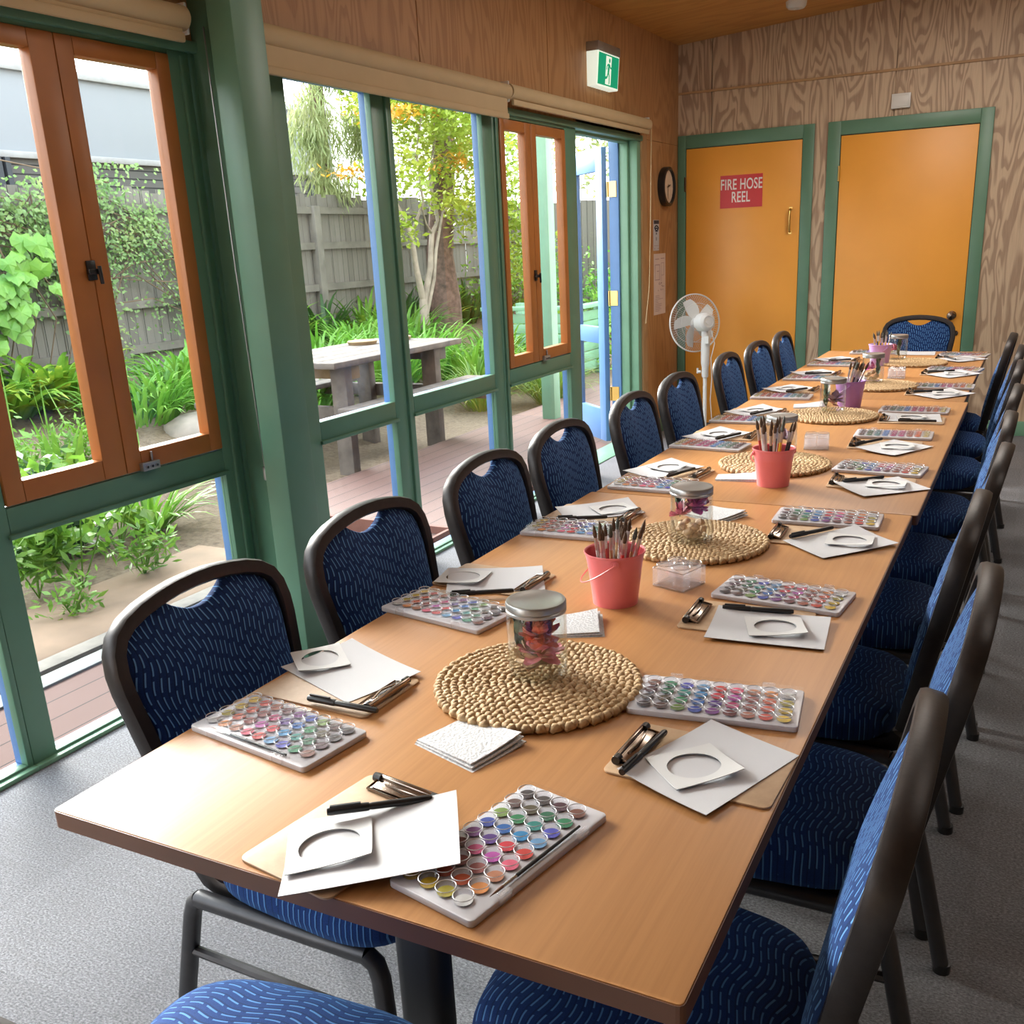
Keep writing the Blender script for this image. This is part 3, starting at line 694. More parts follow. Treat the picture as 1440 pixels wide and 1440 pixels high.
def pan_mesh(x=0, y=0, mb=None):
    q = mb or MB(); c = (x, y, 0)
    q.lathe([(.0104,.009),(.0118,.0168),(.0124,.0172),(.0122,.018),(.0112,.018),(.0102,.0112)], 22, c, 0); q.lathe([(0,.0115),(.0103,.0115)], 22, c, 1); q.tube([(x+.0116*cos(2*pi*k/22), y+.0116*sin(2*pi*k/22), .0180) for k in range(22)], .00055, 5, 2, closed=True); return q
def palette_body(t):
    MB().prism(rrect(.252, .127, .007), 0, .0095).build('tray', M['tray'], t, bevel=.002)
    l = MB(); o_ = rrect(.249, .124, .007); n = len(o_)
    l.add([(x,y,z) for z in (.0095,.0158) for x,y in o_] , [(k,(k+1)%n,n+(k+1)%n,n+k) for k in range(n)] + [tuple(range(n,2*n))])
    l.build('lid', M['lid_clear'], t, bevel=0)['label'] = 'clear flat lid'
    for x in (-.072, .072):
        MB().box(x-.010, x+.010, -.0665, -.062, .003, .0155).box(x-.009, x+.009, -.065, -.060, .0145, .0162).build('latch', M['acrylic'], t, bevel=.0012)
pan_me = [None]
def make_palette(rows, label, x, y, rz, full=True):
    t = thing('paint_palette', label, 'paint palette', (x, y, TZ), rz, 'watercolour palettes laid out on the table')
    palette_body(t)
    for i in range(9):
        for j in range(4):
            px_, py_ = pan_pos(i, j)
            if full:
                if pan_me[0] is None:
                    o = pan_mesh().build('paint_pan', [M['cup'], M['paint'], M['rim']], t, smooth=True, ang=50); pan_me[0] = o
                else: o = pan_me[0].copy(); COL.objects.link(o); o.parent = t
                o.location = (px_, py_, 0); o.color = rgba(CW[i][j])
    return t
far_mats = None
def make_far_palette(label, x, y, rz):
    t = thing('paint_palette', label, 'paint palette', (x, y, TZ), rz, 'watercolour palettes laid out on the table')
    palette_body(t); mats = [M['cup']]; q = MB()
    for i in range(9):
        for j in range(4):
            c = (*pan_pos(i, j), 0); k = 1 + i
            q.lathe([(.0104,.009),(.0118,.0168),(.0122,.018),(.0110,.018),(.0102,.0112)], 12, c, 0); q.lathe([(0,.0115),(.0103,.0115)], 12, c, k)
    o = q.build('paint_pans', mats + far_list, t, smooth=True, ang=50); o['kind'] = 'stuff'; return t
far_list = [plain('far paint', tuple(sum(c[k] for c in col)/4 for k in range(3)), .5) for col in CW]
PAL = dict(H=(-.500,.866,77.8), L=[(-.954,1.0,-8.5),(-.975,1.532,-10),(-.965,2.125,3),(-.935,2.62,-1),(-.953,3.216,-4.8),(-.965,3.72,1),(-.962,4.317,3),(-.955,4.91,1),(-.950,5.46,-2)],
           R=[(-.380,1.332,187.5),(-.393,1.835,174.5),(-.415,2.416,182.2),(-.373,3.0,175.5),(-.404,3.546,182),(-.394,4.065,180.5),(-.345,4.72,180),(-.345,5.31,172),(-.345,5.93,172)], F=(-.83,6.03,184))
def where(side, i, thing_=''):
    s = 'window side' if side == 'L' else 'aisle side'
    return s + ', ' + ('nearest the camera' if i == 0 else 'farthest away' if i == 8 else ORD[i] + ' from the near end')
make_palette(CW, 'clear watercolour palette lying lengthwise at the near end of the table', PAL['H'][0], PAL['H'][1], R(PAL['H'][2]))
far0 = None
def far_palette(label, x, y, rz):
    global far0
    if far0 is None: far0 = make_far_palette(label, x, y, rz); return
    o = copy_tree(far0); o['label'] = label; o.location = (x, y, TZ); o.rotation_euler.z = rz
for s in 'LR':
    for i, (x, y, a) in enumerate(PAL[s]):
        lab = 'watercolour paint palette on the ' + where(s, i)
        (make_palette(CW, lab, x, y, R(a)) if i < 4 else far_palette(lab, x, y, R(a)))
far_palette('watercolour palette at the far head of the table, left of the lilac bucket', *PAL['F'][:2], R(PAL['F'][2]))

# ------------------------------------------------------------------ clipboards, sheets, cut-out cards, pens
def make_clipboard():                        # clip at -x end
    t = thing('clipboard', None, 'clipboard', (0,0,0), 0, 'small brown clipboards on the table')
    MB().prism(rrect(.228, .152, .012), 0, .0032).build('board', M['hardboard'], t, bevel=.0008)
    c = MB(); x0 = -.114
    c.box(x0+.004, x0+.030, -.050, .050, .0032, .0042)
    c.box(x0+.006, x0+.016, -.052, .052, .0042, .0115); c.tube([(x0+.010,-.054,.0115),(x0+.010,.054,.0115)], .0042, 10)
    c.add([(x0+.011,-.046,.0125),(x0+.011,.046,.0125),(x0+.030,.047,.0070),(x0+.030,-.047,.0070),(x0+.011,-.046,.0112),(x0+.011,.046,.0112),(x0+.030,.047,.0058),(x0+.030,-.047,.0058)], [(0,1,2,3),(7,6,5,4),(0,4,5,1),(1,5,6,2),(2,6,7,3),(3,7,4,0)])
    o = c.build('clip', M['bronze'], t, bevel=.0006)
    b = MB(); b.tube([(x0+.012,-.046,.011),(x0+.034,-.050,.0055),(x0+.036,0,.005),(x0+.034,.050,.0055),(x0+.012,.046,.011)], .0022, 8); b.tube([(x0+.020,-.03,.0105),(x0+.024,0,.0135),(x0+.020,.03,.0105)], .0018, 8)
    b.build('spring_bar', M['bronze'], o, smooth=True)
    for s in (-1, 1): MB().cyl((0,0,0), .0062, .012, 12, M=Matrix.Translation((x0+.012, s*.050-.006, .010)) @ Matrix.Rotation(-pi/2, 4, 'X')).build('spring', M['black'], o, smooth=True)
    return t
def curled(name, w, h, z0, lifts, mat, t=.0007, hole=0, nx=12, ny=8):
    """A thin sheet centred on the origin; lifts = heights at the corners (-x-y, +x-y, +x+y, -x+y)."""
    q = MB()
    def Z(x, y):
        u, v = x/w+.5, y/h+.5
        f = lambda s: s*s
        return z0 + lifts[0]*f((1-u))*f(1-v) + lifts[1]*f(u)*f(1-v) + lifts[2]*f(u)*f(v) + lifts[3]*f(1-u)*f(v)
    if not hole:
        P = [(-w/2 + w*i/nx, -h/2 + h*j/ny) for j in range(ny+1) for i in range(nx+1)]; n = len(P)
        q.add([(x, y, Z(x,y)+t) for x, y in P], [(j*(nx+1)+i, j*(nx+1)+i+1, (j+1)*(nx+1)+i+1, (j+1)*(nx+1)+i) for j in range(ny) for i in range(nx)])
        q.add([(x, y, Z(x,y)) for x, y in P], [(j*(nx+1)+i, (j+1)*(nx+1)+i, (j+1)*(nx+1)+i+1, j*(nx+1)+i+1) for j in range(ny) for i in range(nx)])
        ring = [i for i in range(nx+1)] + [(j+1)*(nx+1)-1 for j in range(1, ny+1)] + [ny*(nx+1)+i for i in range(nx-1, -1, -1)] + [j*(nx+1) for j in range(ny-1, 0, -1)]
        o = 0
        for a, b in zip(ring, ring[1:]+ring[:1]): q.f.append((a, b, n+b, n+a)); q.m.append(0)
    else:
        m_ = 48; rings = []
        for s in (0, .35, .7, 1):
            for k in range(m_):
                a = 2*pi*(k+.5)/m_; cx, cy = cos(a)*hole, sin(a)*hole*.86
                sc = min(w/2/abs(cos(a)) if abs(cos(a)) > 1e-6 else 9, h/2/abs(sin(a)) if abs(sin(a)) > 1e-6 else 9)
                ex, ey = cos(a)*sc, sin(a)*sc
                if abs(abs(a % (pi/2)) - 0) < 0: pass
                rings.append((cx + (ex-cx)*s, cy + (ey-cy)*s))
        for zz in (t, 0): q.add([(x, y, Z(x,y)+zz) for x, y in rings], [(s*m_+k, s*m_+(k+1)%m_, (s+1)*m_+(k+1)%m_, (s+1)*m_+k) for s in range(3) for k in range(m_)])
        n = len(rings)
        for k in range(m_):
            j = (k+1) % m_; q.f.append((k, j, n+j, n+k)); q.m.append(0); q.f.append((3*m_+k, 3*m_+j, n+3*m_+j, n+3*m_+k)); q.m.append(0)
    return q.build(name, mat, None, smooth=True, ang=40)
def make_pen():                              # cap towards -x
    t = thing('marker_pen', None, 'pen', (0,0,0), 0, 'black marker pens on the clipboards')
    Q = Matrix.Rotation(pi/2, 4, 'Y')
    MB().lathe([(0,-.012),(.0042,-.012),(.0048,-.008),(.0048,.062),(.0036,.066),(0,.066)], 18, M=Q).build('barrel', M['black'], t, smooth=True)
    c = MB(); c.lathe([(0,-.064),(.0046,-.064),(.0055,-.060),(.0056,-.016),(.0052,-.012),(.0046,-.012)], 18, M=Q); c.box(-.060,-.022,-.0016,.0016,.0052,.0078)
    c.build('cap', M['black'], t, smooth=True); return t
board0 = make_clipboard(); pen0 = make_pen()
sheet_a = curled('paper_sheet', .205, .147, 0, (0, .004, .010, .002), M['paper'])
sheet_b = curled('paper_sheet', .205, .147, 0, (.002, .0, .004, .009), M['paper'])
card_a = curled('cutout_card', .102, .088, 0, (.001, .007, .001, .003), M['card'], .0011, .037)
firsts = {}
def place(proto, key, loc, rz, label, rx=0, ry=0, group=None):
    if key not in firsts: o = proto; firsts[key] = 1
    else: o = copy_tree(proto)
    o.location = loc; o.rotation_euler = (rx, ry, rz); o['label'] = label
    if group: o['group'] = group
    return o
#          clipboard (x,y,rot of clip->free end)  sheet (x,y,rot)       card offset along sheet, rot   pen (x,y,rot cap->tip)
SET = {
 'H': ((-.692,.829,-98.5), (-.640,.803,32), (-.052,.006,4), (-.671,.861,36.5)),
 'L': [((-.968,1.166,178), (-.985,1.222,-20), (-.075,-.012,-22), (-.908,1.098,1.5)), ((-.985,1.735,178), (-.975,1.725,28), (-.07,.02,-18), (-.955,1.628,30)),
       ((-.985,2.288,179), (-.985,2.318,38), (.035,-.01,8), (-.99,2.214,24)), ((-.954,2.811,173), (-.985,2.832,62), (.02,0,6), (-.91,2.776,70)),
       ((-.962,3.413,183), (-.985,3.405,64), (.01,.0,12), (-.93,3.361,65)), ((-.973,3.915,176), (-.98,3.935,55), (0,0,10), (-.942,3.877,65)),
       ((-.965,4.55,178), (-.983,4.555,62), (0,0,10), (-.933,4.481,59)), ((-.965,5.10,178), (-.975,5.115,50), (0,0,5), (-.951,5.053,20)), ((-.965,5.68,178), (-.975,5.69,52), (0,0,5), (-.942,5.603,38))],
 'R': [((-.347,1.151,-2), (-.335,1.146,69.5), (-.022,.008,-22), (-.423,1.134,83)), ((-.425,1.688,2), (-.378,1.655,6), (.012,.0,14), (-.415,1.722,9.7)),
       ((-.406,2.262,2.4), (-.352,2.222,48), (.022,-.006,-44), (-.424,2.262,54)), ((-.373,2.832,2.2), (-.338,2.782,42), (.02,.01,-40), (-.395,2.828,42.7)),
       ((-.41,3.376,3.4), (-.375,3.325,62), (.015,.0,-50), (-.46,3.372,59)), ((-.382,3.862,2.4), (-.386,3.892,8), (.0,.0,4), (-.357,3.80,4)),
       ((-.368,4.546,2.1), (-.325,4.50,48), (.01,.0,-40), (-.39,4.535,30)), ((-.37,5.183,-2.8), (-.332,5.14,48), (.01,.0,-40), (-.395,5.19,30)), ((-.365,5.80,0), (-.335,5.745,50), (.01,.0,-40), (-.40,5.74,-60))]}
def setting(s, spec, lab, hi=0):
    (bx_, by_, ba), (sx, sy, sa), (cu, cv, ca), (px_, py_, pa) = spec
    place(board0, 'b', (bx_, by_, TZ), R(ba), 'brown clipboard with dark chrome clip, ' + lab)
    A = R(sa); z = TZ + .0036
    tilt = -.085 if hi else 0
    place(sheet_a if (len(firsts) + int(sx*-500)) % 2 else sheet_b, 'sa' if (len(firsts) + int(sx*-500)) % 2 else 'sb', (sx, sy, z + (.0095 if hi else 0)), A, 'white drawing sheet on a clipboard, ' + lab, 0, tilt)
    ex, ey = sx + cu*cos(A) - cv*sin(A), sy + cu*sin(A) + cv*cos(A)
    place(card_a, 'ca', (ex, ey, z + (.0085 if hi else .0042)), A + R(ca), 'small white cut-circle card on a sheet, ' + lab, 0, tilt)
    place(pen0, 'p', (px_, py_, z + (.0215 if hi else .0085)), R(pa), 'black marker pen on a clipboard, ' + lab)
setting('H', SET['H'], 'near end of the table, beside the lengthwise palette', 1)
for s in 'LR':
    for i, sp in enumerate(SET[s]): setting(s, sp, where(s, i))
o = copy_tree(sheet_b); o.location = (-.60, 6.02, TZ+.001); o.rotation_euler = (0,0,R(3)); o['label'] = 'white sheet at the far head of the table, before the blue chair'
for o in (sheet_a, sheet_b): pass
for o in list(COL.objects):
    n = o.name.split('.')[0]
    if n == 'paper_sheet': tag(o, None, 'paper sheet', 'white sheets on the table')
    if n == 'cutout_card': tag(o, None, 'card', 'small cut-out cards on the sheets')
# the thin brushes clipped inside the two nearest palettes
def lane_brush(x, y, a, label):
    t = thing('paintbrush', label, 'paintbrush', (x, y, TZ+.0125), a, 'thin black brushes in palettes'); Q = Matrix.Rotation(pi/2, 4, 'Y')
    MB().lathe([(0,-.045),(.0022,-.045),(.0024,-.01),(.0016,.075),(0,.076)], 10, M=Q).build('brush_handle', M['black'], t, smooth=True)
    MB().lathe([(.0022,-.045),(.0018,-.068),(.0016,-.068)], 10, M=Q).build('ferrule', M['chrome'], t, smooth=True)
    MB().lathe([(.0017,-.068),(.0018,-.075),(.0003,-.090)], 10, M=Q).build('bristles', M['edge'], t, smooth=True)
for k, (x, y, a) in (('lengthwise palette at the near table end', PAL['H']), ('palette at the left near corner of the table', PAL['L'][0])):
    a = R(a); lane_brush(x + .0535*sin(a) + .005*cos(a), y - .0535*cos(a) + .005*sin(a), a, 'thin black paintbrush inside the clear ' + k)
# ------------------------------------------------------------------ woven placemats
def make_placemat():
    rings = 13; r1 = .166
    q = MB(); q.cyl((0,0,.0004), r1-.004, .004, 64)
    t = tag(q.build('woven_placemat', M['straw_dark']), None, 'placemat', 'round straw placemats down the middle of the table')
    q = MB(); rr = random.Random(5)
    for k in range(rings):
        rad = .008 + (r1-.014) * k/(rings-1) + .001; n = max(10, int(2*pi*rad/.0105))*4
        wob = [rr.uniform(-.0012,.0012) for _ in range(n)]
        pts, rs = [], []
        for i in range(n):
            a = 2*pi*i/n; ph = i % 4; wv = wob[i - i % 4]
            pts.append(((rad + (.0016 if (i//4+k) % 2 else -.0016) + wv)*cos(a), (rad + (.0016 if (i//4+k) % 2 else -.0016) + wv)*sin(a), .0062 + (.0014 if ph in (1,2) else -.0006)))
            rs.append(.0052 if ph == 3 else .0074)
        q.tube(pts, rs, 7, closed=True)
    q.build('braid', M['straw'], t, smooth=True, ang=70); return t
mat0 = make_placemat()
for i, (x, y) in enumerate([(-.663,1.292),(-.662,2.125),(-.680,2.985),(-.668,3.875),(-.612,4.70),(-.562,5.56)]):
    o = mat0 if i == 0 else copy_tree(mat0)
    o.location = (x, y, TZ); o.rotation_euler.z = i*1.1
    o['label'] = 'round woven straw placemat, ' + ['nearest the camera under the jar with the coral flower','second from the near end, under the jar of shells','third from the near end, behind the second pink bucket','fourth from the near end, under the jar before the purple bucket','fifth from the near end, under the jar with a pink flower','farthest, under the jar beside the lilac bucket'][i]
# ------------------------------------------------------------------ glass jars and what is in them
def make_jar():
    t = thing('glass_jar', None, 'jar', (0,0,0), 0, 'lidded glass jars on the placemats')
    MB().lathe([(0,.0),(.044,.0),(.0475,.004),(.0485,.012),(.0485,.100),(.046,.108),(.0455,.116),(.0435,.116),(.044,.107),(.0463,.099),(.0463,.013),(.044,.006),(0,.005)], 40).build('glass_body', M['jar_glass'], t, smooth=True)
    MB().lathe([(.0472,.108),(.0490,.109),(.0490,.113),(.0478,.1145),(.0490,.116),(.0490,.1245),(.0475,.127),(.042,.1275),(.040,.1265),(0,.1265)], 40).build('lid', M['grey_steel'], t, smooth=True)
    return t
M['coral'] = plain('coral petal', (.80,.17,.10), .6, var=.3, vs=30); M['petal'] = plain('pink petal', (.80,.28,.38), .6, var=.3, vs=25)
M['magenta'] = plain('magenta petal', (.62,.12,.40), .6, var=.3, vs=25); M['shell'] = plain('sandy shell', (.62,.45,.30), .7, var=.25, vs=40)
M['sage'] = plain('sage green leaf', (.17,.24,.16), .6, var=.35, vs=20); M['feather'] = plain('dusty mauve petal', (.40,.22,.30), .7, var=.35, vs=25)
def petal(q, c, d, l, w, cup=.25):
    d = V(d).normalized(); s = d.cross(V((0,0,1)) if abs(d.z) < .9 else V((1,0,0))).normalized(); n_ = s.cross(d)
    P = []; c = V(c)
    for k in range(5):
        u = k/4; ww = w*sin(pi*min(.97, .12+u*.8))
        for j in (-1, 0, 1): P.append(c + d*l*u + s*ww*j*.5 + n_*(cup*l*u*u + (abs(j)*w*.18)))
    q.add(P, [(k*3+j, k*3+j+1, (k+1)*3+j+1, (k+1)*3+j) for k in range(4) for j in (0, 1)])
def blossom(name, label, loc, r, mat, seed, n=26, cat='flower', flat=1.0):
    rr = random.Random(seed); q = MB()
    for k in range(n):
        th = rr.uniform(0, 2*pi); ph = rr.uniform(-.9, 1.3)
        petal(q, (0,0,0), (cos(th)*cos(ph), sin(th)*cos(ph)*flat, sin(ph)), r*rr.uniform(.8,1), r*.8, .5)
    o = q.build(name, mat, None, smooth=True, ang=80, loc=loc); return tag(o, label, cat, 'dried flowers and shells kept in jars')
def sprig(label, loc, h, mat, seed, n=10):
    rr = random.Random(seed); q = MB(); q.tube([(0,0,0),(.003,0,h*.5),(0,.002,h)], .0012, 6)
    for k in range(n):
        z = h*(.1+.85*k/n); th = rr.uniform(0, 2*pi); petal(q, (0,0,z), (cos(th)*.6, sin(th)*.6, .7), .030, .016)
    return tag(q.build('leaf_sprig', mat, None, smooth=True, ang=80, loc=loc), label, 'dried leaves', 'dried flowers and shells kept in jars')
def shells(loc, label, seed, n=9, mat=None, rad=.026):
    rr = random.Random(seed)
    for k in range(n):
        a = 2*pi*k/n + rr.uniform(-.2,.2); d = rad*(.45 if k % 3 == 0 else 1); r = rr.uniform(.010,.013); q = MB()
        q.lathe([(0,-r*.55),(r*.7,-r*.4),(r,0),(r*.75,r*.45),(r*.3,r*.7),(0,r*.75)], 12)
        for i, p in enumerate(q.v): q.v[i] = tuple(V(p) * (1 + .18*sin(5*math.atan2(p[1], p[0]))))
        o = q.build('seashell', mat or M['shell'], None, smooth=True, ang=70, loc=(loc[0]+d*cos(a), loc[1]+d*sin(a), loc[2] + r*.6 + .007 + (k % 3)*.011)); o.rotation_euler = (rr.uniform(-.6,.6), rr.uniform(-.6,.6), a)
        tag(o, label, 'shell', label)
JT = TZ + .0135
J = [(-.672,1.315),(-.668,2.115),(-.70,3.16),(-.682,3.945),(-.655,4.785),(-.655,5.66)]
jl = ['glass jar with steel lid nearest the camera, coral flower inside','glass jar with steel lid holding sandy shells, on the second placemat','glass jar half hidden behind the second pink bucket','glass jar with pale lid in front of the purple bucket','glass jar holding a magenta flower on the fifth placemat','glass jar farthest away, beside the lilac bucket']
jar0 = make_jar()
for i, (x, y) in enumerate(J):
    o = jar0 if i == 0 else copy_tree(jar0)
    o.location = (x, y, TZ+.0005 if i == 2 else JT); o.rotation_euler.z = i; o['label'] = jl[i]
x, y = J[0]
blossom('dried_flower', 'coral red flower inside the nearest jar', (x+.012, y-.012, JT+.072), .033, M['coral'], 1, 46)
blossom('dried_flower', 'pink flower near the bottom of the nearest jar', (x+.006, y-.004, JT+.040), .038, M['petal'], 2, 44)
blossom('dried_flower', 'pale pink flower behind the coral one in the nearest jar', (x-.004, y+.012, JT+.076), .028, M['petal'], 3, 22)
blossom('dried_flower', 'sandy petals at the bottom of the nearest jar', (x-.004, y-.004, JT+.026), .034, M['shell'], 33, 30)
sprig('sage green leaves on the left inside the nearest jar', (x-.026, y-.010, JT+.028), .066, M['sage'], 4, 14)
x, y = J[1]
blossom('dried_flower', 'magenta flower above the shells in the second jar', (x+.008, y-.004, JT+.080), .033, M['magenta'], 5, 34)
blossom('dried_flower', 'pale petals on the left in the second jar', (x-.018, y-.018, JT+.066), .026, M['petal'], 6, 20)
sprig('green sprig at the top left in the second jar', (x-.028, y, JT+.052), .045, M['sage'], 7, 8)
shells((x, y, JT), 'sandy shells in the bottom of the second jar', 8, 13)
x, y = J[3]
sprig('grey green leaves on the left in the jar before the purple bucket', (x-.022, y-.012, JT+.008), .085, M['sage'], 9, 16)
blossom('dried_flower', 'mauve flower in the jar before the purple bucket', (x+.012, y-.008, JT+.045), .034, M['feather'], 10, 24)
blossom('dried_flower', 'pink flower low in the jar before the purple bucket', (x+.004, y-.016, JT+.030), .028, M['petal'], 12, 12)
x, y = J[4]
blossom('dried_flower', 'magenta pink flower in the jar on the fifth placemat', (x-.010, y-.014, JT+.062), .030, M['magenta'], 13, 20)
sprig('green leaves on the right in the jar on the fifth placemat', (x+.022, y, JT+.02), .075, M['sage'], 14, 14)
shells((x, y, JT), 'sandy shells in the jar on the fifth placemat', 15, 8)
x, y = J[5]
sprig('green leaves in the farthest jar', (x+.008, y-.01, JT+.008), .09, M['sage'], 16, 18)
blossom('dried_flower', 'pale flower in the farthest jar', (x-.018, y, JT+.05), .026, M['petal'], 17, 12)
x, y = J[2]
blossom('dried_flower', 'mauve flower in the jar behind the second pink bucket', (x, y, TZ+.05), .034, M['feather'], 18, 16)
# ------------------------------------------------------------------ buckets of brushes
def make_bucket(mat, label, x, y, rz, cat='bucket'):
    t = thing('tin_bucket', label, cat, (x, y, TZ), rz, 'small painted tin buckets of brushes')
    MB().lathe([(0,.004),(.0425,.004),(.0430,0),(.0445,0),(.0450,.006),(.0530,.074),(.0535,.075),(.0537,.079),(.0575,.099),(.0580,.102),(.0600,.1035),(.0606,.1055),(.0598,.1078),(.0580,.1070),(.0568,.1045)], 44).build('body', mat, t, smooth=True, ang=40)
    MB().lathe([(.0568,.1045),(.0515,.075),(.0425,.0065),(0,.0065)], 44).build('inside', M['tin_in'] if mat is M['pink'] else mat, t, smooth=True)
    for s in (-1, 1):
        e = MB(); e.cyl((0,0,0), .0075, .003, 14, M=Matrix.Translation((0, s*.0575, .094)) @ Matrix.Rotation(-s*pi/2, 4, 'X')); e.cyl((0,0,0), .0035, .006, 10, M=Matrix.Translation((0, s*.0575, .094)) @ Matrix.Rotation(-s*pi/2, 4, 'X')); e.build('handle_ear', mat, t, bevel=.0008)
    q = MB(); pts = []
    for k in range(25):
        a = pi*k/24; pts.append((-.068*sin(a), -.0625*cos(a), .094 - .048*sin(a)))
    q.tube(pts, .0014, 6); q.build('wire_handle', mat, t, smooth=True); return t
make_bucket(M['pink'], 'pink tin bucket of used brushes nearest the camera', -.692, 1.702, R(22))
make_bucket(M['pink'], 'pink tin bucket in front of the third placemat', -.628, 2.745, R(-60))
make_bucket(M['purple'], 'purple tin bucket behind a jar on the fourth placemat', -.648, 4.125, R(10))
make_bucket(M['lilac'], 'lilac tin bucket near the far head of the table', -.722, 5.50, R(40))
M['wood_handle'] = plain('bare wood handle', (.52,.33,.16), .5); M['yellow_handle'] = plain('yellow handle', (.75,.46,.03), .4); M['clear_handle'] = plain('pale handle', (.62,.58,.56), .3); M['red_handle'] = plain('red handle', (.55,.06,.05), .4)
M['hair'] = plain('brown bristles', (.10,.055,.03), .8, var=.4, vs=120); M['hair_grey'] = plain('grey bristles', (.10,.11,.095), .8, var=.4, vs=120)
M['ferrule'] = plain('dull ferrule', (.55,.48,.46), .3, .85)
def make_brush(hm, bm_):
    t = thing('paintbrush', None, 'paintbrush')
    MB().lathe([(0,0),(.0018,.001),(.0032,.06),(.0030,.112),(.0026,.115)], 10).build('brush_handle', hm, t, smooth=True)
    MB().lathe([(.0028,.112),(.0034,.120),(.0031,.142)], 10).build('ferrule', M['ferrule'], t, smooth=True)
    MB().lathe([(.0031,.141),(.0042,.148),(.0030,.160),(.0003,.170)], 10).build('bristles', bm_, t, smooth=True); return t
kinds = [make_brush(*c) for c in ((M['clear_handle'],M['hair']),(M['wood_handle'],M['hair_grey']),(M['red_handle'],M['hair']),(M['yellow_handle'],M['hair_grey']),(M['black'],M['hair']))]
kname = ['pale handled', 'bare wood handled', 'red handled', 'yellow handled', 'black handled']
kused = [False]*5
def bunch(x, y, n, ks, scale, lean, where_, seed, flip=False, r0=.03):
    rr = random.Random(seed)
    for i in range(n):
        k = ks[i % len(ks)]; src = kinds[k]
        if kused[k]: o = copy_tree(src)
        else: o = src; kused[k] = True
        a = 2*pi*i*.382 + rr.uniform(-.3,.3); d = r0*math.sqrt((i+.5)/n)
        lx, ly = lean[0] + rr.uniform(-.03,.03), lean[1] + rr.uniform(-.03,.03)
        base = V((x + d*cos(a)*.8 - lx*.05, y + d*sin(a)*.8 - ly*.05, TZ+.008))
        dirn = V((d*cos(a)*7*.1/.03*.03/.1 + lx, d*sin(a)*7*.1/.03*.03/.1 + ly, 1)).normalized()
        o.location = base; o.rotation_mode = 'QUATERNION'; o.rotation_quaternion = dirn.to_track_quat('Z', 'Y') ; o.scale = (scale*1.15,)*2 + (scale*rr.uniform(.95,1.04),)
        lab = kname[k] + (' paintbrush standing bristles up in the ' + where_); o['label'] = lab; o['group'] = lab
bunch(-.692, 1.702, 17, [0,0,1,0,2,0], .93, (.06,.0), 'nearest pink bucket', 1)
bunch(-.628, 2.745, 16, [0,4,0,3,0,2,4], 1.06, (.02,.0), 'second pink bucket', 2)
bunch(-.648, 4.125, 12, [0,0,4,1], 1.05, (.28,.0), 'purple bucket', 3, r0=.018)
bunch(-.722, 5.50, 9, [3,3,4,0], .98, (-.02,.0), 'lilac bucket', 4)
# ------------------------------------------------------------------ acrylic water pots
def make_water():
    t = thing('water_pot_tray', None, 'water pot', (0,0,0), 0, 'clear acrylic water pot blocks')
    MB().prism(rrect(.078,.078,.004), 0, .003).build('base_plate', M['acrylic'], t)
    for i in (-1, 1):
        for j in (-1, 1):
            MB().lathe([(.0165,.003),(.0178,.004),(.0182,.044),(.0192,.0465),(.0172,.0465),(.0165,.044),(.0162,.010),(0,.009)], 24, (i*.0192, j*.0192, 0)).build('cup', M['acrylic'], t, smooth=True, ang=40)
    for i in (-1, 1):
        for j in (-1, 1): MB().tube([(i*.0192+.0187*cos(2*pi*k/24), j*.0192+.0187*sin(2*pi*k/24), .0465) for k in range(24)], .0008, 5, closed=True).build('cup_rim', M['edge_clear'], t, smooth=True)
    e = MB(); e.tube([(x_, y_, .0035) for x_, y_ in rrect(.077,.077,.003,2)], .0008, 5, closed=True); e.tube([(x_, y_, .0400) for x_, y_ in rrect(.077,.077,.003,2)], .0009, 5, closed=True); e.build('bright_edges', M['edge_clear'], t)
    w_ = MB(); a = .0385
    for M4 in [Matrix.Rotation(pi/2*k, 4, 'Z') for k in range(4)]: w_.box(-a, a, -a, -a+.0018, .003, .040, M=M4)
    w_.build('side_walls', M['acrylic'], t); return t
wt = make_water()
for i, (x, y, a, l) in enumerate([(-.606,1.838,-18,'clear acrylic four-cup water pot beside the nearest pink bucket'), (-.612,3.285,8,'clear acrylic water pot behind the second pink bucket'), (-.578,5.02,4,'clear acrylic water pot near the far end, beside the magenta flower jar')]):
    o = wt if i == 0 else copy_tree(wt); o.location = (x, y, TZ); o.rotation_euler.z = R(a); o['label'] = l
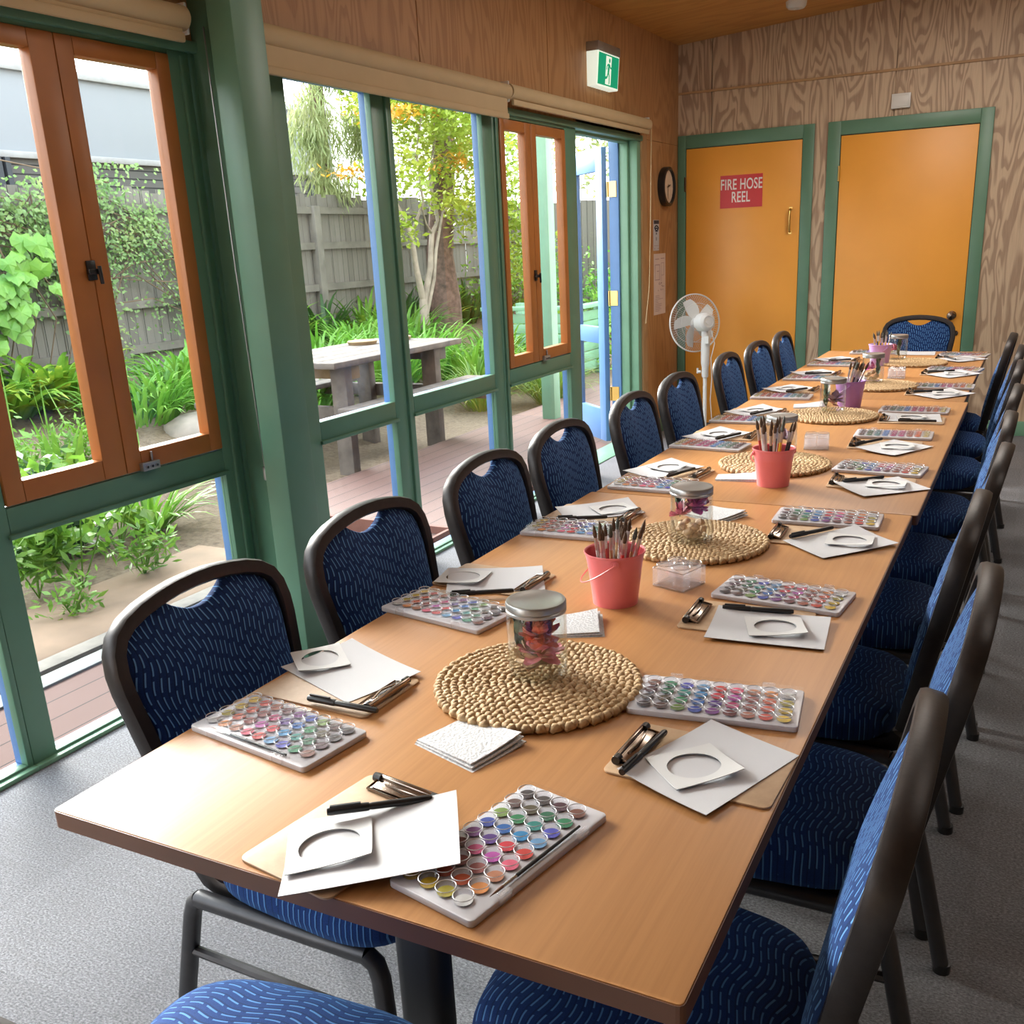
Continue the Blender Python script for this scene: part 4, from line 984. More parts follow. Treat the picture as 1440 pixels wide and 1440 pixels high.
# ------------------------------------------------------------------ paper napkins
def napkin(label, x, y, w, h, rz, lifts, seed):
    rr = random.Random(seed); t = thing('paper_napkin', label, 'napkin', (x, y, TZ+.0005), rz, 'folded white paper napkins')
    for k in range(3):
        q = MB(); nx, ny = 12, 10; s = 1 - .03*k
        P = [((-w/2 + w*i/nx)*s - .003*k, (-h/2 + h*j/ny)*s + .002*k) for j in range(ny+1) for i in range(nx+1)]
        def Z(x_, y_):
            u, v = x_/w+.5, y_/h+.5
            return .0018*k + .002*k*u + lifts*(u*u*v*v)*(.5+.5*k/2) + .0007*sin(38*x_+seed)*cos(31*y_)
        q.add([(a, b, Z(a, b)) for a, b in P], [(j*(nx+1)+i, j*(nx+1)+i+1, (j+1)*(nx+1)+i+1, (j+1)*(nx+1)+i) for j in range(ny) for i in range(nx)])
        ring = list(range(nx+1)) + [(j+1)*(nx+1)-1 for j in range(1, ny+1)]
        n = len(q.v); q.add([(q.v[r_][0], q.v[r_][1], max(0, q.v[r_][2]-.0022)) for r_ in ring], []); q.v[n:] = q.v[n:]
        for a in range(len(ring)-1): q.f.append((ring[a], n+a, n+a+1, ring[a+1])); q.m.append(0)
        q.build('ply', M['napkin'], t, smooth=True, ang=60)
napkin('folded white napkin in front of the nearest placemat', -.668, 1.080, .125, .105, R(-18), .010, 1)
napkin('crumpled white napkin behind the nearest jar', -.712, 1.545, .11, .10, R(25), .012, 2)
napkin('folded white napkin left of the second pink bucket', -.735, 2.785, .13, .07, R(8), .012, 3)
napkin('white napkin behind the jar of shells', -.690, 2.375, .13, .11, R(-30), .010, 4)
napkin('white napkin left of the jar before the purple bucket', -.80, 4.10, .12, .09, R(10), .012, 5)
napkin('white napkin left of the fifth placemat', -.76, 4.93, .12, .09, R(5), .010, 6)
# ------------------------------------------------------------------ pedestal fan
fx, fy = -2.075, 6.86
t = thing('pedestal_fan', 'white pedestal fan with round wire guard standing by the fire hose door', 'fan', (fx, fy, 0))
MB().lathe([(0,0),(.19,0),(.195,.008),(.18,.022),(.06,.04),(.03,.06),(.022,.07)], 40).build('base', M['white'], t, smooth=True)
MB().cyl((0,0,.06), .014, .46, 20).build('lower_pole', M['white'], t, smooth=True)
MB().lathe([(.020,.46),(.024,.47),(.024,.53),(.026,.54),(.030,.56),(.031,.70),(.026,.755),(0,.76)], 24).build('column', M['white'], t, smooth=True)
MB().tube([(-.03,0,.50),(-.055,.0,.50)], .010, 12).tube([(-.055,0,.488),(-.055,0,.525)], .007, 10).build('height_knob', M['white'], t, smooth=True)
ax = V((.735,-.66,.10)).normalized()                            # from the blades back to the motor
Qm = ax.to_track_quat('Z', 'Y').to_matrix().to_4x4()
hc = V((-.005, -.005, .845))
HM = Matrix.Translation(hc) @ Qm
MB().lathe([(0,-.075),(.045,-.07),(.062,-.05),(.066,.0),(.060,.035),(.045,.05),(.038,.052),(.036,.046),(.020,.046),(.018,.050),(0,.050)], 32, M=HM).build('motor', M['white'], t, smooth=True, ang=35)
q = MB(); q.tube([hc + V((0,0,-.04)), hc + V((.0,0,-.09)), V((0,0,.74))], .024, 14); q.box(-.014,.014,-.02,.02,.70,.75, M=Matrix.Translation((.02,-.02,0))); q.build('neck', M['white'], t, smooth=True, ang=40)
gc = -.135
for k in range(5):
    a = 2*pi*k/5 + .35; q = MB(); P = []
    for u in range(7):
        rr_ = .035 + .135*u/6; wd = .030 + .055*sin(pi*min(1, u/6*.75+.08)); tw = .55 - .25*u/6; sw = .32*(u/6)**1.4
        for j in (-1, 0, 1):
            aa = a + sw + j*wd/2/rr_ ; P.append(V((rr_*cos(aa), rr_*sin(aa), gc - j*wd*tw*.5)))
    q.add([HM @ p for p in P], [(u*3+j, u*3+j+1, (u+1)*3+j+1, (u+1)*3+j) for u in range(6) for j in (0,1)])
    q.build('blade', M['white'], t, smooth=True)
MB().lathe([(0,gc-.03),(.03,gc-.026),(.036,gc),(.036,gc+.03),(.02,gc+.035)], 24, M=HM).build('hub', M['white'], t, smooth=True)
def guard(name, zr, zc_, r_c):
    q = MB()
    for r_, z_, w_ in ((.200, zr, .0045), (.135, zr + (zc_-zr)*.72, .0015), (r_c, zc_, .0022)):
        q.tube([HM @ V((r_*cos(2*pi*i/56), r_*sin(2*pi*i/56), z_)) for i in range(56)], w_, 6, closed=True)
    for i in range(72):
        a = 2*pi*i/72; q.tube([HM @ V((r_*cos(a), r_*sin(a), z_)) for r_, z_ in ((r_c, zc_), (.10, zr + (zc_-zr)*.9), (.17, zr + (zc_-zr)*.5), (.200, zr))], .0007, 4)
    q.build(name, M['white'], t, smooth=True)
guard('rear_guard', gc+.002, gc+.062, .06); guard('front_guard', gc-.004, gc-.07, .045)
MB().tube([V((.05,-.04,.80)), V((.075,-.03,.70)), V((.05,-.03,.60)), V((.055,-.02,.45)), V((.04,0,.30)), V((.05,.02,.12)), V((.10,.10,.012)), V((.05,.30,.006))], .003, 6).build('power_cord', M['white'], t, smooth=True)
# ------------------------------------------------------------------ garden
def gz(x): return -.10 if x > -4.8 else -.10 + .45*min(1, (-4.8-x)/3.1)
q = MB(); gx = [-40, -14, -9, -8.3, -7.9, -7.2, -6.4, -5.6, -4.8, -4.2, -3.4, -2.58]; gy = [-8, 0, 2, 4, 6, 8, 10, 12, 14, 16, 20, 40]
q.add([(x, y, gz(x) + (.02*sin(x*3.1+y*2.3) if -8 < x < -3.3 else 0)) for y in gy for x in gx], [(j*12+i, j*12+i+1, (j+1)*12+i+1, (j+1)*12+i) for j in range(11) for i in range(11)])
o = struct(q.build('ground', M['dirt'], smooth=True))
# walkway boards along the building and the raised deck outside the doorway
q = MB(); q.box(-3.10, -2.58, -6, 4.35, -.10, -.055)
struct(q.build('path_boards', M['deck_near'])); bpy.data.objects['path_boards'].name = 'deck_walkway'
S('deck_edge_strip', (-3.20, -3.10, -6, 4.2, -.10, -.045), M['metal_strip'], .004); S('deck_edge_board', (-3.36, -3.26, -6, 4.2, -.11, -.055), M['old_board'], .004)
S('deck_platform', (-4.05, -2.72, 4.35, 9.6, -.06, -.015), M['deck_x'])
S('deck_fascia', (-4.06, -2.71, 4.32, 4.35, -.13, -.015), M['deck_red'])
S('deck_old_boards', (-2.72, -2.58, 3.6, 5.69, -.12, -.07), M['old_board'], .004)
S('deck_step', (-2.72, -2.70, 3.6, 9.6, -.14, -.02), M['deck_red'])
t = tag(MB().box(-.30,.30,-.9,.9,0,.035).build('clay_slab', M['clay'], None, bevel=.02, loc=(-3.72, 2.9, -.115)), 'flat brown clay paving strip beyond the low window', 'paving')
# side fence
def fence(name, label, x0, y0, x1, y1, top, bot, mat, rails, posts):
    t = thing(name, label, 'fence', ((x0+x1)/2, (y0+y1)/2, 0)); L_ = V((x1-x0, y1-y0, 0)); l = L_.length; al = L_.y > abs(L_.x)
    rr = random.Random(3); q = MB(); n = int(l/.105); d = L_/l; nn = V((d.y, -d.x, 0)); c = V(((x0+x1)/2, (y0+y1)/2, 0))
    for i in range(n):
        p = V((x0, y0, 0)) - c + d*(i*.105); h = top + rr.uniform(-.03,.03); o_ = nn*rr.uniform(0,.012)
        a, b = p + o_, p + d*.12 + o_
        q.add([(a.x,a.y,bot),(b.x,b.y,bot),(b.x,b.y,h),(a.x,a.y,h)], [(0,1,2,3)])
        e = -nn*.014; q.add([(a.x,a.y,h),(b.x,b.y,h),(b.x+e.x,b.y+e.y,h),(a.x+e.x,a.y+e.y,h)], [(0,1,2,3)])
    q.build('palings', mat, t)
    for z in rails:
        p, r_ = V((x0,y0,0))-c+nn*.055, V((x1,y1,0))-c+nn*.055
        k = MB(); k.tube([p+V((0,0,z)), r_+V((0,0,z))], 1, prof=[(.02,.04),(-.02,.04),(-.02,-.04),(.02,-.04)], wfun=lambda i, p, tg: nn); k.build('rail', M['rail'], t)
    for s in posts:
        p = V((x0,y0,0))-c+d*s+nn*.06; k = MB(); k.box(p.x-.05,p.x+.05,p.y-.06,p.y+.06,bot-.2,top-.12); k.build('post', M['rail'], t, bevel=.006)
    return t
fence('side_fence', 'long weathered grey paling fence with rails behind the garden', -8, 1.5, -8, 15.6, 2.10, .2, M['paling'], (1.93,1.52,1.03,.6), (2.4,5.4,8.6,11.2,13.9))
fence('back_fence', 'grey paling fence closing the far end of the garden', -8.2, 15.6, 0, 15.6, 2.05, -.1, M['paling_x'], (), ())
# neighbouring building and its louvre screen
t = thing('neighbour_building', 'pale grey building standing behind the garden fence', 'building', (-11.5, 6, 0))
q = MB(); q.box(0, -8, -16, 9.3, 2.79, 3.76); q.build('wall', M['neighbour'], t)
q = MB(); q.box(.06, -8, -16, 9.32, 3.73, 3.82); q.box(.08, 0, -16, 9.32, 2.72, 2.80); q.build('gutter', M['neighbour_trim'], t, bevel=.01)
q = MB(); q.box(.02, -.05, -16, 9.2, .4, 2.73); q.build('louvre_screen', M['slat'], t)
for y in (-3.1, -.2, 2.62, 5.6, 8.6):
    q = MB(); q.box(.02, .10, y-.10, y-.02, .4, 2.72); q.box(.02, .10, y+.03, y+.10, .4, 2.72); q.build('screen_post', M['dark_post'], t)
# ---- plants
def strap(q, rr, n, L, w, base_r, lift, droop, seg=6):
    for i in range(n):
        th = rr.uniform(0, 2*pi); b = V((cos(th), sin(th), 0))*base_r*math.sqrt(rr.random()); th2 = th + rr.uniform(-.5,.5)
        l = L*rr.uniform(.6,1.1); el = rr.uniform(lift*.55, lift*1.15); p = b.copy(); h = V((cos(th2), sin(th2), 0)); s = V((-sin(th2), cos(th2), 0)); P = []
        for k in range(seg+1):
            u = k/seg; ww = w*rr.uniform(.9,1.1)*(min(1, .55+u*1.6) if u < .3 else 1 - ((u-.3)/.7)**2.2*.96)
            P += [p - s*ww/2 + V((0,0,ww*.18)), p, p + s*ww/2 + V((0,0,ww*.18))]
            e = el - droop*u*u*1.6; p = p + (h*cos(e) + V((0,0,1))*sin(e))*l/seg
        q.add(P, [(k*3+j, k*3+j+1, (k+1)*3+j+1, (k+1)*3+j) for k in range(seg) for j in (0,1)])
def clump(name, label, x, y, n, L, w, mat, base_r, lift=1.25, droop=1.0, cat='plant', group=None, seed=1, sq=1, z=None):
    q = MB(); strap(q, random.Random(seed), n, L, w, base_r, lift, droop)
    o = q.build(name, mat, None, smooth=True, ang=80, loc=(x, y, gz(x) if z is None else z)); o.scale = (1, sq, 1); return tag(o, label, cat, group)
ci = 'broad leaved strap plants under the fence'
for i, (x, y, n, L) in enumerate([(-7.35,5.15,90,.62),(-7.40,5.72,90,.66),(-7.25,4.65,70,.6)]):
    clump('clivia_plant', 'dark yellow-edged strap plant below the fence, ' + ['middle of three','right one of three, longest leaves','left one of three'][i], x, y, n, L, .075, M['clivia'], .26, 1.15, 1.0, group=ci, seed=20+i)
ag = 'bright green strap leaved plants across the garden'
AG = [(-6.55,5.75,150,.52,'beside the pale rock'),(-6.75,6.25,150,.55,'behind the one beside the pale rock'),(-7.1,6.9,130,.6,'farther back to the right of the rock'),
      (-5.75,6.75,170,.72,'left behind the picnic table'),(-6.1,7.5,170,.75,'behind the left half of the picnic table'),(-5.9,8.3,170,.78,'behind the middle of the picnic table'),(-5.95,9.2,170,.8,'behind the right leg of the picnic table'),
      (-5.35,9.3,170,.78,'right of the picnic table'),(-6.9,9.3,150,.75,'second row, left, below the palings'),(-7.0,10.4,150,.75,'second row, middle, below the pale trunk'),(-5.6,10.4,150,.72,'right of the picnic table, farther back'),(-6.6,8.2,150,.75,'second row behind the table top')]
for i, (x, y, n, L, l) in enumerate(AG): clump('agapanthus_plant', 'bright green strap leaf clump ' + l, x, y, n, L, .034, M['agap'], .34, 1.3, 1.05, group=ag, seed=40+i)
for i, (x, y, l) in enumerate([(-4.75,8.35,'at the right end of the picnic table'),(-4.25,8.85,'below the far orange casements'),(-4.7,9.6,'behind the mint green post')]):
    clump('lomandra_tuft', 'fine yellow-tipped grassy tuft ' + l, x, y, 170, .66, .017, M['lomandra'], .16, 1.3, 1.25, group='fine grassy tufts', seed=60+i)
clump('lomandra_tuft', 'arching long leaved tuft seen through the low left window', -4.55, 3.95, 90, .62, .026, M['weed'], .08, 1.05, .8, group='fine grassy tufts', seed=70)
for i in range(7): clump('flax_plant', 'dark green pointed leaf plant at the foot of the fence, ' + ORD[i] + ' from the left', -7.72, 8.9+i*.85, 60, .75, .06, M['dark_leaf'] if i % 2 else M['clivia'], .2, 1.3, .7, group='dark leaf plants below the fence', seed=80+i)
def leafy(q, rr, c, n, sp, l, w, up_=.3):
    for i in range(n):
        p = V(c) + V((rr.gauss(0,1)*sp[0], rr.gauss(0,1)*sp[1], rr.gauss(0,1)*sp[2]))
        d = V((rr.gauss(0,1), rr.gauss(0,1), rr.gauss(0,1)*.7 + up_)).normalized(); s = d.cross(V((rr.gauss(0,1), rr.gauss(0,1), 1.2))).normalized(); ll, ww = l*rr.uniform(.6,1.2), w*rr.uniform(.6,1.2)
        q.add([p, p + d*ll*.5 + s*ww*.5, p + d*ll, p + d*ll*.5 - s*ww*.5], [(0,1,2,3)])
def weed_plant(label, x, y, h, n, l, w, seed, mat='weed', sp=.09):
    rr = random.Random(seed); t = thing('garden_weed', label, 'weed', (x, y, gz(x)), 0, 'leafy weeds near the building'); q, s = MB(), MB()
    for k in range(6):
        a = rr.uniform(0, 2*pi); e = V((cos(a)*h*.4, sin(a)*h*.4, h*rr.uniform(.6,1))); s.tube([(0,0,0), e*.5 + V((0,0,h*.12)), e], .004, 5)
        for u in (.4,.6,.8,1): leafy(q, rr, e*u + V((0,0,h*.1)), n//24, (sp*.5,)*3, l, w)
    q.build('leaves', M[mat], t); s.build('stem', M['weed'], t)
for i, a in enumerate([('low leafy weed at the left edge of the low window', -4.15,2.88,.40,420,.10,.035,1),('upright branching weed in the middle of the low window', -4.05,3.05,.58,300,.10,.045,2),('dense dark bush behind the weeds in the low window', -4.68,3.36,.30,1300,.11,.05,3,'dark_leaf',.2),
        ('broad leaved young plant right of the branching weed', -4.35,3.55,.5,70,.17,.10,4),('feathery green plant below the left orange casement', -5.75,4.05,.2,800,.07,.02,5,'weed',.2),('second feathery plant below the left orange casement', -5.9,4.6,.2,700,.07,.02,6,'weed',.2),('small weed by the walkway edge', -3.75,2.75,.14,150,.06,.02,7),('low dry weed at the edge of the clay strip', -3.9,3.3,.22,250,.08,.02,8)]): weed_plant(*a)
clump('iris_plant', 'upright sword leaf plant below the left orange casement', -5.8, 4.35, 16, .42, .05, M['weed'], .3, 1.45, .3, seed=90)
for i in range(3): clump('flower_stalk', 'thin pale flower stalk standing on the bare path', -6.1, 4.3+.25*i, 2, .85, .014, M['weed'], .04, 1.5, .1, seed=95+i, group='thin stalks on the path')
# rock
q = MB(); rr = random.Random(9); n = 22
q.lathe([(.0,-.1),(.34,-.1),(.37,.03),(.33,.12),(.20,.185),(.09,.2),(0,.2)], n)
for i, p in enumerate(q.v): k = 1 + .10*sin(3*math.atan2(p[1],p[0])+p[2]*9) + rr.uniform(-.04,.04); q.v[i] = (p[0]*k, p[1]*k*.9, p[2])
tag(q.build('garden_rock', M['rock'], None, smooth=True, ang=60, loc=(-6.0, 5.95, gz(-6.0)-.04)), 'rounded pale rock beside the bright strap plants', 'rock')
# vines on the fence
def vine(label, y0, y1, n, mat, l, w, seed, zlo, zhi, name='fence_vine', dens=None):
    rr = random.Random(seed); t = thing(name, label, 'vine', (-7.9, (y0+y1)/2, 0)); q, s = MB(), MB(); c = (y0+y1)/2
    cl = [(rr.uniform(y0,y1)-c, rr.uniform(zlo,zhi), rr.uniform(.12,.32)) for _ in range(26)]
    for i in range(n):
        a = cl[i % 26]; p = V((rr.uniform(-.02,.16), a[0]+rr.gauss(0,1)*a[2], min(zhi+.15, a[1]+rr.gauss(0,1)*a[2]*.7)))
        d = V((rr.gauss(.3,.4), rr.gauss(0,1), rr.gauss(-.35,.7))).normalized(); sd = d.cross(V((1,rr.gauss(0,.4),.2))).normalized(); ll, ww = l*rr.uniform(.6,1.2), w*rr.uniform(.6,1.2)
        q.add([p, p+d*ll*.4+sd*ww*.5, p+d*ll, p+d*ll*.4-sd*ww*.5], [(0,1,2,3)])
    for i in range(26):
        a, b = cl[i], cl[(i*7+3) % 26]; s.tube([(.05,a[0],a[1]), (.09,(a[0]+b[0])/2,(a[1]+b[1])/2+.15), (.05,b[0],b[1])], .006, 5)
    o = q.build('leaves', mat, t); s.build('stems', M['twig'], t)
vine('small leaved creeper over the left stretch of the fence', 4.5, 7.0, 3600, M['vine'], .055, .036, 11, 1.2, 2.15)
vine('twiggy creeper hanging on the fence behind the right orange casement', 6.3, 8.9, 4200, M['vine'], .05, .028, 12, .75, 2.0)
# large-leaf vine
rr = random.Random(13); q = MB(); st = MB()
for i in range(110):
    y = rr.gauss(-.1,.40); z = 1.28 + y*.42 + rr.gauss(0,.20); p = V((rr.uniform(.12,.3), y, z)); w = rr.uniform(.11,.19); n_ = V((1, rr.gauss(-.3,.3), rr.gauss(.6,.3))).normalized(); s = n_.cross(V((0,0,1))).normalized(); u = s.cross(n_)
    pts = [(0,-.35),(.32,-.5),(.52,-.12),(.42,.2),(.30,.22),(0,.62),(-.30,.22),(-.42,.2),(-.52,-.12),(-.32,-.5)]
    a0 = rr.uniform(-.6,.6); q.add([p + n_*.02] + [p + s*w*(a*cos(a0)-b*sin(a0)) - u*w*(a*sin(a0)+b*cos(a0)) for a, b in pts], [(0, k+1, (k+1) % 10 + 1) for k in range(10)])
for k in range(8): st.tube([(.08,-.7+.2*k,.7),(.15,-.6+.2*k,1.1),(.12,-.3+.1*k,1.7)], .006, 5)
t = thing('grape_vine', 'vine with large bright lobed leaves on the fence at the far left', 'vine', (-7.85, 5.45, -.12)); q.build('leaves', M['grape'], t); st.build('stems', M['twig'], t)
# ---- trees
def tree_mesh(name, label, x, y, z, trunks, blobs, leafm, n, l, w, bark, weep=False, seed=1, extra=None):
    rr = random.Random(seed); t = thing(name, label, 'tree', (x, y, z)); k = MB()
    for pts, r0, r1 in trunks:
        m_ = len(pts); k.tube(pts, [r0 + (r1-r0)*i/(m_-1) for i in range(m_)], 9)
    k.build('trunk', bark, t, smooth=True, ang=70)
    q = MB()
    tot = sum(b[3]*b[4] for b in blobs)
    for cx, cy, cz, rh, rv in blobs:
        for i in range(int(n*rh*rv/tot)):
            u = V((rr.gauss(0,1), rr.gauss(0,1), rr.gauss(0,1))).normalized() * (rr.random()**.45)
            p = V((cx+u.x*rh, cy+u.y*rh, cz+u.z*rv))
            if weep:
                hh = V((rr.gauss(0,.35), rr.gauss(0,.35), 0))
                for s_ in range(3):
                    d = (V((hh.x, hh.y, -1)) + V((rr.gauss(0,.25), rr.gauss(0,.25), 0))).normalized(); sd = d.cross(V((rr.gauss(0,1), rr.gauss(0,1), .1))).normalized(); ll = l*rr.uniform(.7,1.2)
                    q.add([p, p+d*ll*.4+sd*w*.5, p+d*ll, p+d*ll*.4-sd*w*.5], [(0,1,2,3)]); p = p + d*ll*.45
            else:
                d = V((rr.gauss(0,1), rr.gauss(0,1), rr.gauss(-.1,.6))).normalized(); sd = d.cross(V((rr.gauss(0,.6), rr.gauss(0,.6), 1))).normalized(); ll, ww = l*rr.uniform(.6,1.25), w*rr.uniform(.6,1.25)
                q.add([p, p+d*ll*.5+sd*ww*.5, p+d*ll, p+d*ll*.5-sd*ww*.5], [(0,1,2,3)])
    q.build('foliage', leafm, t)
    if extra:
        e = MB()
        for cx, cy, cz, rh, rv, m_ in extra:
            for i in range(m_):
                p = V((cx+rr.gauss(0,rh*.5), cy+rr.gauss(0,rh*.5), cz+rr.gauss(0,rv*.5))); d = V((rr.gauss(0,1), rr.gauss(0,1), rr.gauss(0,.5))).normalized(); sd = d.cross(V((0,0,1))).normalized()
                e.add([p, p+d*l*.5+sd*w*.5, p+d*l, p+d*l*.5-sd*w*.5], [(0,1,2,3)])
        e.build('turning_leaves', M['autumn'], t)['label'] = 'yellow orange leaves'
    return t
def fork(base, seed, n=7, h=2.6, sp=1.1, r=.05):
    rr = random.Random(seed); out = []
    for i in range(n):
        a = 2*pi*i/n + rr.uniform(-.4,.4); b = V(base) + V((rr.uniform(-.06,.06), rr.uniform(-.06,.06), 0)); m1 = b + V((cos(a)*sp*.18, sin(a)*sp*.18, h*.32)); m2 = m1 + V((cos(a)*sp*.25 + rr.uniform(-.15,.15), sin(a)*sp*.25 + rr.uniform(-.15,.15), h*.3)); e = m2 + V((cos(a)*sp*.5 + rr.uniform(-.2,.2), sin(a)*sp*.5 + rr.uniform(-.2,.2), h*.4))
        out.append(([b, m1, m2, e], r, r*.28)); m3 = m2 + V((rr.uniform(-.5,.5), rr.uniform(-.5,.5), h*.28)); out.append(([m1, (m1+m3)/2 + V((0,0,.05)), m3], r*.5, r*.15))
    return out
def bendy(b):
    P = [([(0,0,0),(.03,-.02,.35),(0,.02,.72)], .075, .055), ([(0,.02,.7),(.02,-.12,1.1),(.05,-.22,1.5),(0,-.5,1.95),(.05,-.62,2.5)], .045, .014), ([(0,.02,.66),(.05,.16,1.1),(.02,.30,1.5),(.05,.42,1.65),(0,.36,2.1),(.05,.5,2.7)], .045, .015),
         ([(0,.04,.5),(.06,.2,.95),(.1,.24,1.3),(.1,.46,1.75)], .035, .014), ([(.05,-.22,1.5),(.1,.02,1.85),(.0,.1,2.4),(.1,.22,3.1)], .022, .010), ([(.02,.30,1.5),(.1,.05,1.62),(.15,-.15,1.95)], .016, .007), ([(0,.36,2.1),(.1,.75,2.5),(.0,.85,3.1)], .018, .009),
         ([(0,-.5,1.95),(.1,-.85,2.2),(.2,-1.25,2.3)], .012, .005), ([(.1,.46,1.75),(.1,.8,1.9),(.2,1.0,2.3)], .014, .006)]
    return [([V(p)+V(b) for p in pts], a, c) for pts, a, c in P]
mx, my = -6.9, 10.75
tree_mesh('crepe_myrtle', 'multi-stemmed pale trunked tree with yellow green leaves before the fence', mx, my, gz(mx), bendy((0,0,-.1)),
          [(0,.25,3.0,1.0,.6),(.2,-.75,2.05,.5,.30),(.3,.6,2.3,.75,.4),(.9,-.2,2.65,.6,.3),(-.6,.9,3.3,.9,.5),(.2,.4,3.9,1.2,.6),(.7,.9,1.7,.55,.40),(.3,-.8,1.45,.25,.22),(.9,1.15,1.15,.45,.5),(.5,.1,1.75,.45,.16),(.1,-1.0,2.75,.35,.16)], M['myrtle'], 12000, .085, .05, M['bark_pale'], seed=3,
          extra=[(.5,-1.15,2.62,.40,.06,150),(.1,-1.35,2.05,.30,.06,110),(.6,.1,2.2,.35,.1,160),(.4,-.3,2.75,.4,.1,120),(.5,.8,2.5,.3,.1,90)])
bx0, by0 = -7.2, 11.75
tree_mesh('paperbark_tree', 'thick peeling brown trunk with fine foliage right of the pale trunk', bx0, by0, gz(bx0), [([(0,0,-.2),(.03,-.02,.5),(-.05,.05,1.1),(.05,.1,2.0),(.2,.1,3.6)], .25, .12)],
          [(.2,.2,2.5,1.0,.7),(.4,1.3,3.0,1.2,1.1),(.1,0,3.8,1.5,1.2),(.5,-.05,1.55,.5,.42),(.5,.45,1.75,.55,.5)], M['myrtle'], 6500, .09, .045, M['bark_brown'], seed=6)
tree_mesh('weeping_gum', 'weeping grey green gum tree with hanging leaves above the fence', -8.7, 11.1, .3, [([(0,0,0),(.1,.1,2),(.0,.3,4.2),(.2,.2,6)], .13, .06), ([(0,.2,3),(.6,-.3,3.8),(1.0,-.6,3.6)], .05, .02), ([(0,.3,3.6),(.7,.7,4.2),(1.2,1.0,3.9)], .05, .02)],
          [(.5,-.55,2.6,.35,.6),(.7,-.1,3.5,.7,.35),(.5,.45,2.7,.35,.4),(.6,-.3,2.0,.33,.25),(.2,-.4,4.2,1.1,.4),(.7,.8,3.9,.7,.35)], M['gum'], 4200, .17, .017, M['bark_brown'], True, 8)
for i, (x, y, z, s, l) in enumerate([(-6.5,18.5,3.0,1.9,'left of the doorway view'),(-3.6,18.2,2.6,1.9,'behind the blue door glass'),(-9.8,17.5,3.2,2.0,'behind the corner of the fences'),(-1.0,18.5,3,2,'far right')]):
    tree_mesh('background_tree', 'leafy tree beyond the back fence, ' + l, x, y, 0, [([(0,0,-.2),(.1,0,1.5),(0,.1,z)], .12, .06)], [(0,0,z,s,1.3),(.9,.3,z+.9,s*.8,1),(-.8,-.3,z+.5,s*.8,.9)], M['myrtle'] if i % 2 else M['gum'], 3200, .16, .08, M['bark_brown'], seed=30+i)
def shrub(label, x, y, r, h, n, mat, seed, l=.10, w=.05):
    rr = random.Random(seed); q, s = MB(), MB(); t = thing('garden_shrub', label, 'shrub', (x, y, gz(x)), 0, 'shrubs in the far part of the garden')
    leafy(q, rr, (0,0,h*.5), n, (r*.5, r*.5, h*.28), l, w)
    for k in range(7): a = 2*pi*k/7; s.tube([(0,0,0),(cos(a)*r*.3,sin(a)*r*.3,h*.5)], .012, 5)
    q.build('leaves', M[mat], t); s.build('stem', M['twig'], t)
for i, a in enumerate([('green shrub below the back fence near the corner', -7.3,14.2,1.0,1.2,1500,'weed',1),('green shrub below the back fence, middle', -5.9,14.6,1.0,1.0,1500,'agap',2),('dark shrub below the back fence, right', -4.4,14.4,1.0,1.1,1500,'dark_leaf',3),('yellow green shrub seen through the open doorway', -3.3,12.6,.8,1.2,1500,'myrtle',4),('green shrub behind the blue door leaf', -4.6,11.6,.7,.9,1200,'weed',5),('low green shrub in front of the mint planter', -5.6,11.3,.45,.5,700,'agap',6)]): shrub(*a)
# ---- picnic table
px0, px1, py0, py1, pz = -5.0, -4.16, 5.32, 7.02, .72
t = thing('picnic_table', 'weathered grey timber picnic table with bench seats in the garden', 'picnic table', (-4.58, 6.17, -.1))
def pb(name, x0, x1, y0, y1, z0, z1, mat='picnic', bev=.006): return bx(name, (x0+4.58, x1+4.58, y0-6.17, y1-6.17, z0+.1, z1+.1), M[mat], t, bev)
for k in range(5): pb('top_board', px0+.172*k, px0+.172*k+.164, py0+.02*(k%2), py1-.015*((k+1)%2), pz-.042, pz)
for y in (5.62, 6.78):
    pb('top_bearer', px0+.06, px1-.04, y-.05, y+.05, pz-.14, pz-.042, 'picnic_new' if y < 6 else 'picnic')
    for x in (-4.90, -4.26): pb('leg', x-.065, x+.065, y-.13 if x < -4.5 else y-.13, y-.05, -.14, pz-.042)
    pb('bench_bearer', -5.42, -3.80, y-.05, y+.02, .28, .38)
for x in (-5.28, -3.98):
    for k in (-1, 1): pb('bench_board', x+k*.085-.078, x+k*.085+.078, py0-.02, py1+.02, .38, .42)
for i, (x, y) in enumerate([(-4.78,6.52),(-4.68,6.86)]):
    tag(MB().lathe([(0,0),(.11,0),(.12,.025),(.11,.03),(0,.03)], 24, (x, y, pz+.001)).build('wood_round', M['picnic_new']), ['left','right'][i] + ' one of two pale wooden discs lying on the picnic table', 'wooden disc', 'wooden discs on the picnic table')
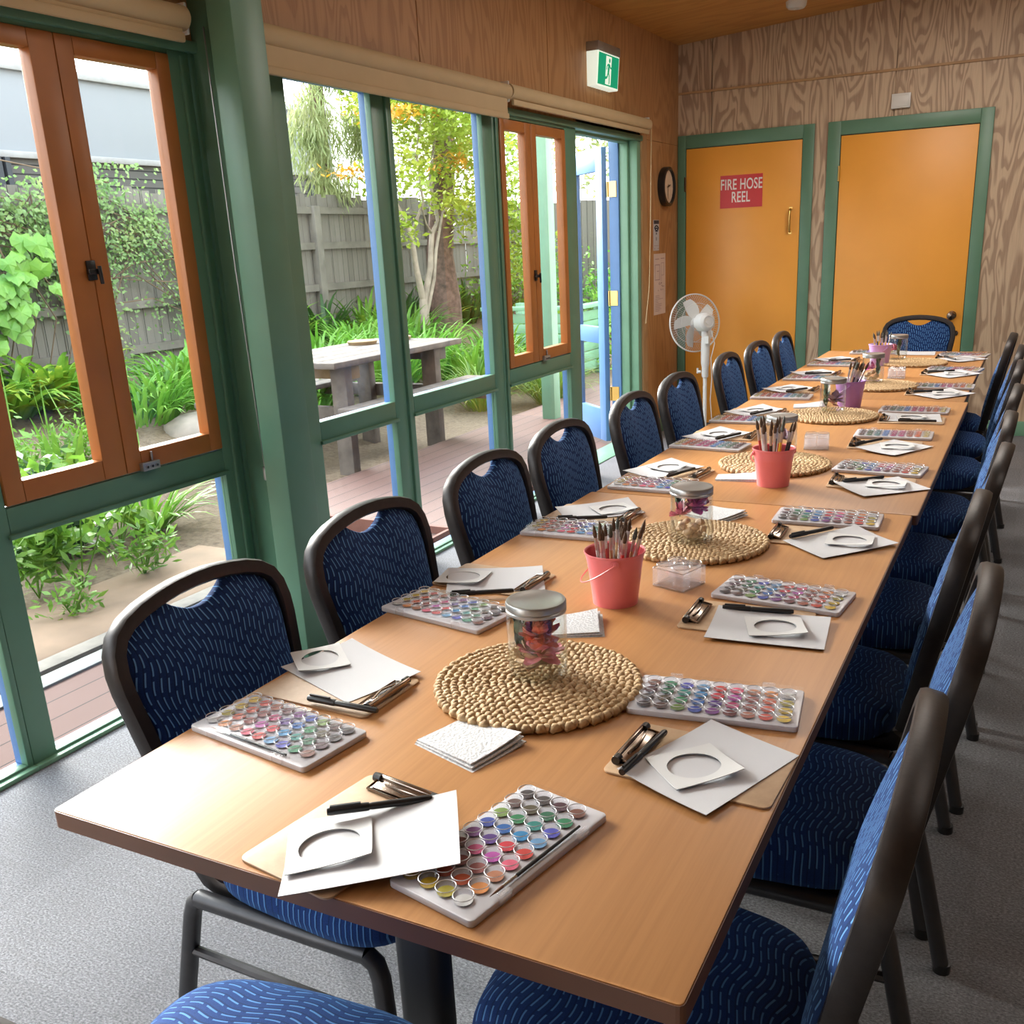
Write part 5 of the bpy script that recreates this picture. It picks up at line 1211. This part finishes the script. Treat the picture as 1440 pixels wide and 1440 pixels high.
# mint planter and mint verandah post
t = thing('planter_box', 'mint green slatted timber planter seen through the far orange casement', 'planter', (-5.2, 10.75, -.1))
for k in range(6): bx('slat', (-.55, .55, -.40, -.375, .08+.115*k, .185+.115*k), M['mint'], t, .004); bx('slat', (.525, .55, -.40, .40, .08+.115*k, .185+.115*k), M['mint'], t, .004)
for x, y in ((-.52,-.37),(.52,-.37),(.52,.37),(-.52,.37)): bx('post', (x-.045,x+.045,y-.045,y+.045,0,.84), M['mint'], t, .006)
bx('top_rail', (-.62,.62,-.46,-.34,.80,.845), M['mint'], t, .006); bx('top_rail', (.50,.62,-.46,.46,.80,.845), M['mint'], t, .006)
tag(MB().box(-.06,.06,-.06,.06,-.1,3.0).build('verandah_post', M['mint'], None, bevel=.006, loc=(-3.66,7.62,0)), 'square mint green verandah post outside the far orange casements', 'post')

# ------------------------------------------------------------------ light
wd = bpy.data.worlds.new('overcast sky'); SC.world = wd; wd.use_nodes = True; nt = wd.node_tree; bg = nt.nodes['Background']
tc = N(nt, 'ShaderNodeTexCoord'); sp = N(nt, 'ShaderNodeSeparateXYZ'); nt.links.new(tc.outputs['Generated'], sp.inputs[0])
nt.links.new(ramp(nt, mth(nt, 'ADD', mth(nt, 'MULTIPLY', sp.outputs[2], .5), .5), [(.5, (1,1,1)), (.75, (.86,.93,1)), (1, (.74,.86,1))]), bg.inputs[0]); bg.inputs[1].default_value = 5
sl = bpy.data.lights.new('hazy sun', 'SUN'); sl.energy = 24; sl.angle = R(38); sl.color = (1, .96, .90)
so = bpy.data.objects.new('hazy sun', sl); COL.objects.link(so); so.rotation_euler = V((.82, -.36, -.31)).to_track_quat('-Z', 'Y').to_euler()
def fill_light(x, y, sx, sy, e, c=(1,.93,.84)):  # unseen fill lights added under the ceiling to lift the interior
    l = bpy.data.lights.new('fill light', 'AREA'); l.shape = 'RECTANGLE'; l.size = sx; l.size_y = sy; l.energy = e; l.color = c
    o = bpy.data.objects.new('fill light', l); COL.objects.link(o); o.location = (x, y, ceil_z(x)-.06)
for y, e in ((.0, 2), (2.6, 7), (5.2, 9)): fill_light(-1.0, y, .7, 1.9, e)
fill_light(1.2, 2.5, 1.2, 1.2, 10)
fill_light(-.3, 5.6, .9, .9, 32)  # added fill to brighten the back wall and doors
SC.view_settings.view_transform = 'Standard'; SC.view_settings.look = 'None'; SC.view_settings.exposure = .38
SC.cycles.max_bounces = 10; SC.cycles.transparent_max_bounces = 24; SC.cycles.use_denoising = True
SC.cycles.sample_clamp_indirect = 6; SC.cycles.caustics_reflective = False; SC.cycles.caustics_refractive = False
